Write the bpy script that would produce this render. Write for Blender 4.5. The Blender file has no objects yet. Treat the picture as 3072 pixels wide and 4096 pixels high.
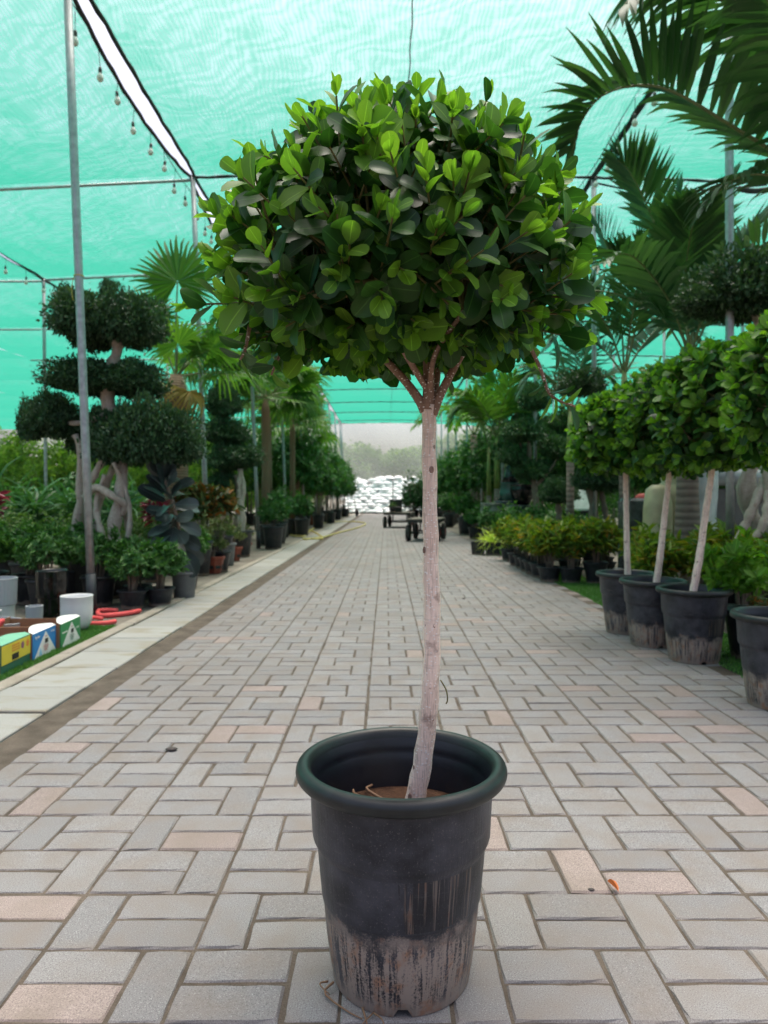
import bpy, bmesh, math, random
import numpy as np
from mathutils import Vector, Matrix

# ------------------------------------------------------------------ camera, world, sun, exposure
SC = bpy.context.scene
COL = SC.collection
F_PX, U0, V0, CAM_H = 2850.0, 1545.0, 1992.0, 0.90      # focal length and vanishing point of the photograph, eye height
cam = bpy.data.cameras.new('camera')
cam_o = bpy.data.objects.new('camera', cam); COL.objects.link(cam_o)
cam_o.location = (0, 0, CAM_H); cam_o.rotation_euler = (math.radians(90), 0, 0)
cam.sensor_fit = 'VERTICAL'; cam.sensor_height = 24.0; cam.sensor_width = 18.0
cam.lens = 24.0 * F_PX / 4096.0
cam.shift_x = (1536.0 - U0) / 4096.0; cam.shift_y = (V0 - 2048.0) / 4096.0
cam.clip_start = 0.05; cam.clip_end = 1000.0
cam.dof.use_dof = True; cam.dof.focus_distance = 1.2; cam.dof.aperture_fstop = 4.2
SC.camera = cam_o

SUN_EL, SUN_AZ = 77.0, 15.0        # hazy sun high overhead, slightly ahead of the camera
world = bpy.data.worlds.new('World'); SC.world = world; world.use_nodes = True
wn = world.node_tree.nodes; wl = world.node_tree.links
sky = wn.new('ShaderNodeTexSky'); sky.sky_type = 'NISHITA'; sky.sun_disc = False
sky.sun_elevation = math.radians(SUN_EL); sky.sun_rotation = math.radians(SUN_AZ)
sky.air_density = 0.7; sky.dust_density = 8.0; sky.ozone_density = 0.0
wn['Background'].inputs['Strength'].default_value = 0.15
wl.new(sky.outputs[0], wn['Background'].inputs['Color'])
sun = bpy.data.lights.new('sun', 'SUN'); sun.energy = 1.0; sun.angle = math.radians(40); sun.color = (1.0, 0.96, 0.92)
sun_o = bpy.data.objects.new('sun', sun); COL.objects.link(sun_o)
_d = Vector((math.sin(math.radians(SUN_AZ)) * math.cos(math.radians(SUN_EL)), math.cos(math.radians(SUN_AZ)) * math.cos(math.radians(SUN_EL)), math.sin(math.radians(SUN_EL))))
sun_o.rotation_euler = _d.to_track_quat('Z', 'Y').to_euler()
SC.view_settings.view_transform = 'Standard'; SC.view_settings.look = 'None'
SC.view_settings.gamma = 1.0; SC.view_settings.use_curve_mapping = False
SC.view_settings.exposure = 1.3
SC.render.engine = 'CYCLES'
SC.cycles.max_bounces = 10; SC.cycles.diffuse_bounces = 4; SC.cycles.glossy_bounces = 2
SC.cycles.transmission_bounces = 8; SC.cycles.transparent_max_bounces = 16
SC.cycles.use_denoising = True; SC.cycles.caustics_reflective = False; SC.cycles.caustics_refractive = False
SC.cycles.sample_clamp_indirect = 8.0

# ------------------------------------------------------------------ helpers
PI = math.pi
def at(u, v, d):            # the point d metres ahead of the eye that the photograph shows at pixel (u, v)
    return Vector(((u - U0) / F_PX * d, d, CAM_H - (v - V0) / F_PX * d))
def on_ground(u, v):        # the ground point the photograph shows at pixel (u, v)
    d = F_PX * CAM_H / (v - V0)
    return Vector(((u - U0) / F_PX * d, d, 0.0))
def nrm(a):
    return a / np.maximum(np.linalg.norm(a, axis=-1, keepdims=True), 1e-9)

def tag(o, label=None, cat=None, group=None, kind=None):
    if label: o['label'] = label
    if cat: o['category'] = cat
    if group: o['group'] = group
    if kind: o['kind'] = kind
    return o
def link(name, data, parent=None, loc=None, rot=None, scale=None):
    o = bpy.data.objects.new(name, data); COL.objects.link(o)
    if parent: o.parent = parent
    if loc is not None: o.location = loc
    if rot is not None: o.rotation_euler = rot
    if scale is not None: o.scale = scale if hasattr(scale, '__len__') else (scale,) * 3
    return o
def thing(name, label, cat, loc=(0, 0, 0), rotz=0.0, group=None, scale=None):
    return tag(link(name, None, None, loc, (0, 0, rotz), scale), label, cat, group)
def copy_tree(o, parent=None):
    c = o.copy(); COL.objects.link(c)
    if parent: c.parent = parent
    for ch in list(o.children): copy_tree(ch, c)
    return c

class MB:                   # collects vertices and faces, links them as ONE mesh
    def __init__(s): s.v = []; s.f = []; s.m = []; s.n = 0
    def add(s, V, F, m=0):
        V = np.asarray(V, float).reshape(-1, 3)
        s.v.append(V); off = s.n; s.n += len(V)
        for f in F:
            s.f.append([int(i) + off for i in f]); s.m.append(m)
        return s
    def mesh(s, name, mats, smooth=False):
        me = bpy.data.meshes.new(name)
        me.from_pydata(np.vstack(s.v).tolist() if s.v else [], [], s.f)
        for mt in (mats if isinstance(mats, (list, tuple)) else [mats]): me.materials.append(mt)
        if any(s.m): me.polygons.foreach_set('material_index', s.m)
        if smooth: me.polygons.foreach_set('use_smooth', [True] * len(me.polygons))
        me.update(); return me
    def build(s, name, mats, parent=None, smooth=False, **k):
        return link(name, s.mesh(name, mats, smooth), parent, **k)

def fast_mesh(name, V, Q, mat, uv=None, smooth=True, midx=None):     # all-quad mesh from arrays
    me = bpy.data.meshes.new(name); Q = np.asarray(Q, np.int32); k = Q.shape[1]
    me.vertices.add(len(V)); me.vertices.foreach_set('co', np.asarray(V, np.float32).ravel())
    me.loops.add(Q.size); me.loops.foreach_set('vertex_index', Q.ravel())
    me.polygons.add(len(Q)); me.polygons.foreach_set('loop_start', np.arange(0, Q.size, k, dtype=np.int32))
    for mt in (mat if isinstance(mat, (list, tuple)) else [mat]): me.materials.append(mt)
    if midx is not None: me.polygons.foreach_set('material_index', np.asarray(midx, np.int32))
    me.update(calc_edges=True)
    if smooth: me.polygons.foreach_set('use_smooth', np.ones(len(Q), bool))
    if uv is not None:
        l = me.uv_layers.new(name='UVMap'); l.data.foreach_set('uv', np.asarray(uv, np.float32)[Q.ravel()].ravel())
    return me

def box_vf(c, s, ch=0.0):    # box, optionally with chamfered top edges
    x, y, z = c; a, b, h = s[0] / 2, s[1] / 2, s[2] / 2
    if ch <= 0:
        V = [(x + i * a, y + j * b, z + k * h) for k in (-1, 1) for j in (-1, 1) for i in (-1, 1)]
        return V, [(0, 2, 3, 1), (4, 5, 7, 6), (0, 1, 5, 4), (2, 6, 7, 3), (0, 4, 6, 2), (1, 3, 7, 5)]
    V = [(x + i * a, y + j * b, z - h) for j, i in ((-1, -1), (-1, 1), (1, 1), (1, -1))]
    V += [(x + i * a, y + j * b, z + h - ch) for j, i in ((-1, -1), (-1, 1), (1, 1), (1, -1))]
    V += [(x + i * (a - ch), y + j * (b - ch), z + h) for j, i in ((-1, -1), (-1, 1), (1, 1), (1, -1))]
    Fc = [(3, 2, 1, 0), (8, 9, 10, 11)]
    for k in (0, 4):
        for i in range(4): Fc.append((k + i, k + (i + 1) % 4, k + 4 + (i + 1) % 4, k + 4 + i))
    return V, Fc

def tube_vf(pts, rad, n=8, cap=True):
    P = np.array([list(p) for p in pts], float); R = np.broadcast_to(np.asarray(rad, float), (len(P),))
    T = nrm(np.gradient(P, axis=0)); up = np.array([0, 0, 1.0]) if abs(T[0][2]) < 0.9 else np.array([1.0, 0, 0])
    a = nrm(np.cross(up, T[0])); V = []
    for i in range(len(P)):
        a = nrm(a - T[i] * np.dot(a, T[i])); b = np.cross(T[i], a)
        th = np.arange(n) * 2 * PI / n
        V.append(P[i] + R[i] * (np.cos(th)[:, None] * a + np.sin(th)[:, None] * b))
    V = np.vstack(V); Fc = []
    for i in range(len(P) - 1):
        for j in range(n): Fc.append((i * n + j, i * n + (j + 1) % n, (i + 1) * n + (j + 1) % n, (i + 1) * n + j))
    if cap: Fc.append(tuple(range(n - 1, -1, -1))); Fc.append(tuple((len(P) - 1) * n + j for j in range(n)))
    return V, Fc

def lathe_vf(prof, n=32, close_bottom=False, close_top=False):
    th = np.arange(n) * 2 * PI / n; V = []
    for r, z in prof: V.append(np.stack([r * np.cos(th), r * np.sin(th), np.full(n, z)], 1))
    V = np.vstack(V); Fc = []
    for i in range(len(prof) - 1):
        for j in range(n): Fc.append((i * n + j, i * n + (j + 1) % n, (i + 1) * n + (j + 1) % n, (i + 1) * n + j))
    if close_bottom: Fc.append(tuple(range(n - 1, -1, -1)))
    if close_top: Fc.append(tuple((len(prof) - 1) * n + j for j in range(n)))
    return V, Fc

def spline(pts, n):
    P = np.array([list(p) for p in pts], float)
    if len(P) < 3: return np.array([P[0] + (P[-1] - P[0]) * t for t in np.linspace(0, 1, n)])
    Q = np.vstack([2 * P[0] - P[1], P, 2 * P[-1] - P[-2]]); out = []
    for t in np.linspace(0, len(P) - 1 - 1e-6, n):
        i = int(t); f = t - i; a, b, c, d = Q[i], Q[i + 1], Q[i + 2], Q[i + 3]
        out.append(0.5 * (2 * b + (c - a) * f + (2 * a - 5 * b + 4 * c - d) * f * f + (3 * b - a - 3 * c + d) * f ** 3))
    return np.array(out)

# leaf templates: x across, y along, z up; quads only
def leaf_template(kind):
    if kind == 'oval':       # two folded halves
        V = np.array([(0, 0, 0), (.42, .28, .07), (.40, .70, .05), (0, 1, -.06), (-.40, .70, .05), (-.42, .28, .07)])
        Q = np.array([(0, 1, 2, 3), (0, 3, 4, 5)])
    elif kind == 'lance':
        V = np.array([(0, 0, 0), (.5, .35, .12), (.36, .72, .0), (0, 1, -.16), (-.36, .72, .0), (-.5, .35, .12)])
        Q = np.array([(0, 1, 2, 3), (0, 3, 4, 5)])
    elif kind == 'strap':    # long arching blade in three pieces
        V = []; 
        for t, w, z in ((0, .3, 0), (.35, .5, .10), (.7, .4, .02), (1.0, .04, -.25)): V += [(-w, t, z), (w, t, z)]
        V = np.array(V); Q = np.array([(0, 1, 3, 2), (2, 3, 5, 4), (4, 5, 7, 6)])
    uv = np.stack([V[:, 0] * 0.95 + 0.5, V[:, 1]], 1)
    return V, Q, uv
TPL = {k: leaf_template(k) for k in ('oval', 'lance', 'strap')}
def place_leaves(tpl, P, D, N, L, W):
    V, Q, uv = tpl if isinstance(tpl, tuple) else TPL[tpl]
    n = len(P); D = nrm(D); N = nrm(N - D * np.sum(N * D, 1, keepdims=True)); S = np.cross(D, N)
    L = np.broadcast_to(L, (n,)); W = np.broadcast_to(W, (n,))
    X = (P[:, None] + V[None, :, 0, None] * (S * W[:, None])[:, None] + V[None, :, 1, None] * (D * L[:, None])[:, None]
         + V[None, :, 2, None] * (N * L[:, None])[:, None])
    QQ = (Q[None] + (np.arange(n) * len(V))[:, None, None]).reshape(-1, Q.shape[1])
    return X.reshape(-1, 3), QQ, np.tile(uv, (n, 1))
def join_leaves(parts):
    V, Q, U = [], [], []; o = 0
    for v, q, u in parts: V.append(v); Q.append(q + o); U.append(u); o += len(v)
    return np.vstack(V), np.vstack(Q), np.vstack(U)

# ------------------------------------------------------------------ materials
def new_mat(name):
    m = bpy.data.materials.new(name); m.use_nodes = True
    return m, m.node_tree.nodes, m.node_tree.links, m.node_tree.nodes['Principled BSDF']
def nd(N, t, **k):
    n = N.new(t)
    for a, b in k.items():
        if a in n.inputs: n.inputs[a].default_value = b
        else: setattr(n, a, b)
    return n
def mixc(N, L, f, a, b, blend='MIX'):
    m = N.new('ShaderNodeMix'); m.data_type = 'RGBA'; m.blend_type = blend
    for sock, val in ((m.inputs[0], f), (m.inputs[6], a), (m.inputs[7], b)):
        if hasattr(val, 'is_linked') or hasattr(val, 'links'): L.new(val, sock)
        elif isinstance(val, tuple): sock.default_value = (*val, 1) if len(val) == 3 else val
        else: sock.default_value = val
    return m.outputs[2]
def math_n(N, L, op, a, b=None, c=None, clamp=False):
    m = N.new('ShaderNodeMath'); m.operation = op; m.use_clamp = clamp
    for i, val in enumerate((a, b, c)):
        if val is None: continue
        if hasattr(val, 'links'): L.new(val, m.inputs[i])
        else: m.inputs[i].default_value = val
    return m.outputs[0]
def ramp(N, L, f, stops):
    r = N.new('ShaderNodeValToRGB'); e = r.color_ramp.elements
    while len(e) < len(stops): e.new(0.5)
    for i, (p, c) in enumerate(stops): e[i].position = p; e[i].color = (*c, 1) if isinstance(c, tuple) else (c, c, c, 1)
    L.new(f, r.inputs[0]); return r.outputs[0]
def coords(N, kind='Object'): return N.new('ShaderNodeTexCoord').outputs[kind]
def noise(N, L, vec, scale, detail=4, rough=0.55, dist=0.0):
    n = nd(N, 'ShaderNodeTexNoise', Scale=scale, Detail=detail, Roughness=rough, Distortion=dist); L.new(vec, n.inputs['Vector']); return n.outputs[0]
def mapping(N, L, vec, scale=(1, 1, 1), rot=(0, 0, 0)):
    m = nd(N, 'ShaderNodeMapping', Scale=scale, Rotation=rot); L.new(vec, m.inputs[0]); return m.outputs[0]
def bump(N, L, B, h, strength=0.3, dist=0.01):
    b = nd(N, 'ShaderNodeBump', Strength=strength, Distance=dist); L.new(h, b.inputs['Height']); L.new(b.outputs[0], B.inputs['Normal'])

def plain(name, col, rough=0.6, metal=0.0, var=0.15, scale=12.0, spec=0.5, bmp=0.0):
    m, N, L, B = new_mat(name); v = coords(N)
    f = noise(N, L, v, scale)
    L.new(mixc(N, L, ramp(N, L, f, [(0.3, 0.0), (0.7, 1.0)]), tuple(c * (1 - var) for c in col), tuple(min(1, c * (1 + var)) for c in col)), B.inputs['Base Color'])
    B.inputs['Roughness'].default_value = rough; B.inputs['Metallic'].default_value = metal; B.inputs['Specular IOR Level'].default_value = spec
    if bmp: bump(N, L, B, noise(N, L, v, scale * 6), bmp, 0.004)
    return m
def leaf_mat(name, dark, light, rough=0.38, trans=0.3, per='island', rib=0.35, tcol=None, accents=None, spec=0.25):
    """glossy leaf: colour differs from leaf to leaf, paler midrib, light shines through the blade"""
    dark, light = tuple(min(.8, x * 1.65) for x in dark), tuple(min(.8, x * 1.65) for x in light)
    m, N, L, B = new_mat(name)
    r = N.new('ShaderNodeObjectInfo').outputs['Random'] if per == 'object' else N.new('ShaderNodeNewGeometry').outputs['Random Per Island']
    stops = [(0.0, dark), (0.65, tuple((a + b) / 2 for a, b in zip(dark, light))), (1.0, light)]
    if accents: stops = [(0.0, dark), (0.55, light)] + accents
    c = ramp(N, L, r, stops)
    uv = coords(N, 'UV'); sx = N.new('ShaderNodeSeparateXYZ'); L.new(uv, sx.inputs[0])
    dx = math_n(N, L, 'ABSOLUTE', math_n(N, L, 'SUBTRACT', sx.outputs[0], 0.5))
    ribf = math_n(N, L, 'MULTIPLY', math_n(N, L, 'LESS_THAN', dx, 0.025), rib)
    c = mixc(N, L, ribf, c, tuple(min(1, x * 2.2 + 0.02) for x in light))
    bl = noise(N, L, coords(N), 9.0, 2)
    c = mixc(N, L, math_n(N, L, 'MULTIPLY', bl, 0.35), c, dark)
    L.new(c, B.inputs['Base Color']); B.inputs['Roughness'].default_value = rough
    B.inputs['Specular IOR Level'].default_value = spec
    T = N.new('ShaderNodeBsdfTranslucent')
    if tcol: L.new(mixc(N, L, 1.0, c, tcol, 'MULTIPLY'), T.inputs['Color'])
    else: L.new(mixc(N, L, 1.0, c, (1.6, 1.9, 0.7), 'MULTIPLY'), T.inputs['Color'])
    mx = N.new('ShaderNodeMixShader'); mx.inputs[0].default_value = trans
    L.new(B.outputs[0], mx.inputs[1]); L.new(T.outputs[0], mx.inputs[2])
    L.new(mx.outputs[0], N['Material Output'].inputs['Surface'])
    return m
# ------------------------------------------------------------------ materials of the setting
def paver_mat(name, base, per):
    m, N, L, B = new_mat(name); v = coords(N)
    if per == 'object':
        oi = N.new('ShaderNodeObjectInfo'); r = oi.outputs['Random']; v = mapping(N, L, v); L.new(oi.outputs['Location'], v.node.inputs['Location'])
    else: r = N.new('ShaderNodeNewGeometry').outputs['Random Per Island']
    c = ramp(N, L, r, [(0.0, tuple(x * 0.86 for x in base)), (0.5, base), (1.0, (base[0] * 1.12, base[1] * 1.11, base[2] * 1.08))])
    speck = noise(N, L, v, 420.0, 2, 0.7)
    c = mixc(N, L, ramp(N, L, speck, [(0.36, 1.0), (0.47, 0.0)]), c, tuple(x * 0.5 for x in base))
    c = mixc(N, L, ramp(N, L, speck, [(0.60, 0.0), (0.72, 1.0)]), c, tuple(min(0.8, x * 1.9) for x in base))
    blot = noise(N, L, v, 7.0, 5)
    c = mixc(N, L, ramp(N, L, blot, [(0.42, 0.0), (0.70, 0.6)]), c, (0.185, 0.15, 0.122))
    big = noise(N, L, mapping(N, L, N.new('ShaderNodeNewGeometry').outputs['Position'], (1, .55, 1)), 1.3, 5)
    c = mixc(N, L, ramp(N, L, big, [(0.48, 0.0), (0.70, 0.45)]), c, (0.15, 0.128, 0.11))
    L.new(c, B.inputs['Base Color']); B.inputs['Roughness'].default_value = 0.72; B.inputs['Specular IOR Level'].default_value = 0.35
    bump(N, L, B, speck, 0.35, 0.0012)
    return m
GREY, PINK = (0.212, 0.207, 0.208), (0.268, 0.220, 0.204)
M_PG_O, M_PP_O = paver_mat('grey concrete paver', GREY, 'object'), paver_mat('pink concrete paver', PINK, 'object')
M_PG_I, M_PP_I = paver_mat('grey concrete paver far', GREY, 'island'), paver_mat('pink concrete paver far', PINK, 'island')

def blotch_mat(name, a, b, scale=3.0, rough=0.85, fine=180.0, c3=None):
    m, N, L, B = new_mat(name); v = coords(N)
    c = mixc(N, L, ramp(N, L, noise(N, L, v, scale, 6), [(0.35, 0.0), (0.68, 1.0)]), a, b)
    f = noise(N, L, v, fine, 3, 0.7)
    c = mixc(N, L, ramp(N, L, f, [(0.35, 0.5), (0.6, 0.0)]), c, tuple(x * 0.45 for x in a))
    if c3: c = mixc(N, L, ramp(N, L, noise(N, L, v, scale * 0.45, 4), [(0.52, 0.0), (0.6, 0.7)]), c, c3)
    L.new(c, B.inputs['Base Color']); B.inputs['Roughness'].default_value = rough; B.inputs['Specular IOR Level'].default_value = 0.25
    bump(N, L, B, f, 0.5, 0.004)
    return m
M_GROUND = blotch_mat('bare earth', (0.16, 0.125, 0.09), (0.22, 0.18, 0.14), 1.2)
M_SAND = blotch_mat('joint sand', (0.075, 0.06, 0.046), (0.15, 0.122, 0.096), 9.0, fine=260.0)
M_APRON = blotch_mat('worn concrete', (0.24, 0.22, 0.185), (0.15, 0.13, 0.10), 1.6)
def slab_mat():
    m, N, L, B = new_mat('pale concrete slab'); oi = N.new('ShaderNodeObjectInfo')
    v = mapping(N, L, coords(N)); L.new(oi.outputs['Location'], v.node.inputs['Location'])
    c = ramp(N, L, oi.outputs['Random'], [(0.0, (0.255, 0.256, 0.240)), (1.0, (0.315, 0.315, 0.295))])
    st = noise(N, L, mapping(N, L, v, (1, 3, 1)), 3.2, 6)
    c = mixc(N, L, ramp(N, L, st, [(0.50, 0.0), (0.66, 0.75)]), c, (0.22, 0.19, 0.125))
    f = noise(N, L, v, 240.0, 3, 0.7)
    c = mixc(N, L, ramp(N, L, f, [(0.35, 0.35), (0.55, 0.0)]), c, (0.16, 0.15, 0.12))
    L.new(c, B.inputs['Base Color']); B.inputs['Roughness'].default_value = 0.7
    bump(N, L, B, f, 0.25, 0.0015)
    return m
M_SLAB = slab_mat()
M_TURF = leaf_mat('artificial turf', (0.035, 0.10, 0.02), (0.09, 0.19, 0.05), 0.6, 0.25, rib=0.0)
M_TURFBASE = blotch_mat('turf backing', (0.04, 0.09, 0.03), (0.05, 0.12, 0.04), 14.0)
M_KERB = blotch_mat('kerb concrete', (0.36, 0.33, 0.28), (0.27, 0.24, 0.19), 5.0)
M_GALV = plain('galvanised steel', (0.34, 0.36, 0.37), 0.42, 0.6, 0.22, 22.0)
M_BLACKPVC = plain('black plastic pipe', (0.03, 0.033, 0.038), 0.5, 0, 0.3, 10.0)
M_CORD = plain('black hem', (0.026, 0.03, 0.03), 0.85, 0, 0.3, 30.0, bmp=0.5)
M_CABLE = plain('black cable', (0.012, 0.013, 0.014), 0.6)

def net_mat(name, t0, green, moire=0.19, slant=2.0):
    """woven shade cloth: threads scatter green light, gaps let the sky through; seen at a slant the threads close the gaps"""
    m, N, L, B = new_mat(name); N.remove(B)
    g = N.new('ShaderNodeNewGeometry'); dt = nd(N, 'ShaderNodeVectorMath', operation='DOT_PRODUCT')
    L.new(g.outputs['Incoming'], dt.inputs[0]); L.new(g.outputs['True Normal'], dt.inputs[1])
    cs = math_n(N, L, 'MAXIMUM', math_n(N, L, 'ABSOLUTE', dt.outputs['Value']), 0.03)
    v = coords(N)
    w1 = nd(N, 'ShaderNodeTexWave', Scale=3.2, Distortion=15.0, Detail=4.0); w1.inputs['Detail Scale'].default_value = 0.8
    w1.bands_direction = 'DIAGONAL'; L.new(mapping(N, L, v, (0.55, 1.0, 1)), w1.inputs['Vector'])
    w2 = nd(N, 'ShaderNodeTexWave', Scale=7.0, Distortion=20.0, Detail=3.5); w2.inputs['Detail Scale'].default_value = 0.5
    w2.bands_direction = 'X'; L.new(mapping(N, L, v, (1.0, 0.35, 1)), w2.inputs['Vector'])
    nz = noise(N, L, v, 0.7, 3)
    w = math_n(N, L, 'ADD', math_n(N, L, 'MULTIPLY', w1.outputs['Fac'], 0.5), math_n(N, L, 'MULTIPLY', w2.outputs['Fac'], 0.5))
    w = math_n(N, L, 'MULTIPLY', math_n(N, L, 'SUBTRACT', w, 0.5), moire)
    w = math_n(N, L, 'ADD', w, math_n(N, L, 'MULTIPLY', math_n(N, L, 'SUBTRACT', nz, 0.5), moire * 1.6))
    t = math_n(N, L, 'POWER', math_n(N, L, 'ADD', w, t0, clamp=True), math_n(N, L, 'ADD', math_n(N, L, 'DIVIDE', slant, cs), 1.0 - slant))
    T = N.new('ShaderNodeBsdfTranslucent'); T.inputs[0].default_value = (*green, 1)
    D = N.new('ShaderNodeBsdfDiffuse'); D.inputs[0].default_value = (green[0] * 0.6, green[1] * 0.6, green[2] * 0.6, 1)
    a = N.new('ShaderNodeMixShader'); a.inputs[0].default_value = 0.22; L.new(T.outputs[0], a.inputs[1]); L.new(D.outputs[0], a.inputs[2])
    X = N.new('ShaderNodeBsdfTransparent')
    b = N.new('ShaderNodeMixShader'); L.new(t, b.inputs[0]); L.new(a.outputs[0], b.inputs[1]); L.new(X.outputs[0], b.inputs[2])
    L.new(b.outputs[0], N['Material Output'].inputs['Surface'])
    return m
M_NET = net_mat('green shade net', 0.615, (0.03, 0.262, 0.184))
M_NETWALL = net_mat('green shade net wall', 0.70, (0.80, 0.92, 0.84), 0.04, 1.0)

# ------------------------------------------------------------------ ground, road, slabs
def sheet(name, x0, x1, y0, y1, z, mat, parent=None):
    return MB().add([(x0, y0, z), (x1, y0, z), (x1, y1, z), (x0, y1, z)], [(0, 1, 2, 3)]).build(name, mat, parent)
tag(sheet('ground', -300, 300, -80, 600, -0.045, M_GROUND), kind='structure')
XL, XR = -1.275, 1.79
road = tag(sheet('road', -1.425, 1.82, -3.0, 46, -0.0045, M_SAND), 'grey block paved lane running down the middle of the nursery', kind='structure')
rng = random.Random(4)
U, ROW, Y00, X00 = 0.3, 0.2005, 1.2232, 0.2165
bricks = []                       # (cx, cy, turned)
for r in range(-4, 205):
    y0 = Y00 + r * ROW
    for c in range(-7, 8):
        x0 = X00 + c * U
        hv = [(x0 + 0.1, y0 + 0.05, 0), (x0 + 0.1, y0 + 0.15, 0), (x0 + 0.25, y0 + 0.1, 1)] if r % 2 == 0 else \
             [(x0 + 0.05, y0 + 0.1, 1), (x0 + 0.2, y0 + 0.05, 0), (x0 + 0.2, y0 + 0.15, 0)]
        for b in hv:
            hw = 0.05 if b[2] else 0.1
            if b[0] - hw > XL - 0.02 and b[0] + hw < XR + 0.04: bricks.append(b)
            elif not b[2] and b[0] - hw < XL and b[0] + hw > XL + 0.08: bricks.append((b[0] + 0.05, b[1], 2))   # cut half at the edge
bricks.sort(key=lambda b: b[1])
pink_px = [(266, 3993), (125, 3241), (772, 3362), (50, 3640), (204, 2965), (815, 2931), (1019, 2759), (1222, 2814), (2323, 3488), (2601, 3527),
           (2982, 3191), (2633, 2945), (2905, 2910), (2717, 2849), (2704, 2755), (2317, 2748), (1973, 3331), (1980, 2870), (480, 2800), (470, 2820), (1010, 2925)]
pinks = set()
for u, v in pink_px:
    g = on_ground(u, v); pinks.add(min(range(len(bricks)), key=lambda i: (bricks[i][0] - g.x) ** 2 + (bricks[i][1] - g.y) ** 2))
BW, BH, BT = 0.1925, 0.0922, 0.05
def brick_mesh(mat, k):
    l = BW / 2 if k == 2 else BW
    return MB().add(*worn_box(l, BH)).mesh('paver', mat)
def worn_box(l, b):               # rounded block whose top edge is chipped unevenly
    n = 5; a = l / 2; h = b / 2; out = []
    for (x0, y0, x1, y1) in ((-a, -h, a, -h), (a, -h, a, h), (a, h, -a, h), (-a, h, -a, -h)):
        m = n if abs(x1 - x0) > abs(y1 - y0) else 3
        for i in range(m): t = i / m; out.append((x0 + (x1 - x0) * t, y0 + (y1 - y0) * t))
    k = len(out); V = []
    for x, y in out: V.append((x, y, -BT))
    for x, y in out: c = rng.uniform(.0, .0012); V.append((x * (1 - c / a), y * (1 - c / h), -0.0035 - rng.uniform(0, .0015)))
    for x, y in out:
        c = 0.0025 + abs(rng.gauss(0, .0014)) + (.0022 if abs(abs(x) - a) < 1e-6 and abs(abs(y) - h) < 1e-6 else 0); V.append((x - math.copysign(min(c, abs(x)), x) * (abs(x) > a - .001), y - math.copysign(min(c, abs(y)), y) * (abs(y) > h - .001), 0.0))
    return V, [tuple(range(2 * k, 3 * k))] + [(r * k + i, r * k + (i + 1) % k, (r + 1) * k + (i + 1) % k, (r + 1) * k + i) for r in (0, 1) for i in range(k)]
bm_g, bm_p, bm_h = [brick_mesh(M_PG_O, 0) for _ in range(8)], [brick_mesh(M_PP_O, 0) for _ in range(4)], [brick_mesh(M_PG_O, 2) for _ in range(3)]
n_single = 0; far_v = []; far_m = []; nf = 0
far = MB()
for i, (cx, cy, t) in enumerate(bricks):
    pink = i in pinks or (cy > 4.0 and rng.random() < 0.06)
    jx, jy, jz, jr = rng.gauss(0, .0012), rng.gauss(0, .0012), max(-.0026, rng.gauss(-0.0008, .0010)), rng.gauss(0, .006)
    nearer = .028 if cy < 2.3 and cx < .8 else 0.0
    sx, sy = 1 + nearer * .6 + rng.uniform(-.012, .008), 1 + nearer + rng.uniform(-.02, .012)
    inview = cy > 1.19 and -0.545 * cy - 0.05 < cx < 0.54 * cy + 0.05
    if inview and n_single < 300:
        n_single += 1
        link('paver', rng.choice(bm_h if t == 2 else (bm_p if pink else bm_g)), road, (cx + jx, cy + jy, jz), (rng.gauss(0, .003), rng.gauss(0, .002), jr + (PI / 2 if t == 1 else 0)), (sx, sy, 1))
    else:
        l = BW / 2 if t == 2 else BW
        V, Fc = box_vf((0, 0, -BT / 2), (l * sx, BH * sy, BT), 0.0035)
        V = np.array(V); a = jr + (PI / 2 if t == 1 else 0); ca, sa = math.cos(a), math.sin(a)
        V = np.stack([V[:, 0] * ca - V[:, 1] * sa + cx + jx, V[:, 0] * sa + V[:, 1] * ca + cy + jy, V[:, 2] + jz], 1)
        far.add(V, Fc[1:], 1 if pink else 0)
tag(far.build('distant_pavers', [M_PG_I, M_PP_I], road), kind='stuff')

path = tag(sheet('slab_path', -1.885, -1.425, -3.0, 46, -0.012, M_SAND), 'row of pale square concrete slabs along the left of the lane', kind='structure')
sl_me = MB().add(*box_vf((0, 0, -0.03), (0.352, 0.382, 0.06), 0.004)).mesh('slab', M_SLAB)
kb_me = MB().add(*box_vf((0, 0, -0.04), (0.084, 0.985, 0.09), 0.006)).mesh('kerb_stone', M_KERB)
y = 1.59
while y < 42:
    link('slab', sl_me, path, (-1.604 + rng.gauss(0, .002), y, 0.005 + rng.gauss(0, .0015)), (rng.gauss(0, .003), rng.gauss(0, .003), rng.gauss(0, .004)))
    y += 0.396
y = 1.6
while y < 42:
    link('kerb_stone', kb_me, path, (-1.836 + rng.gauss(0, .003), y, 0.006), (0, 0, rng.gauss(0, .003))); y += 0.995
tag(sheet('yard', -30, -1.882, -3, 60, -0.008, M_APRON), 'worn concrete yard under the plants left of the lane', kind='structure')
tag(sheet('yard', 1.81, 30, -3, 60, -0.010, M_APRON), 'worn concrete yard under the plants right of the lane', kind='structure')

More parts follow.
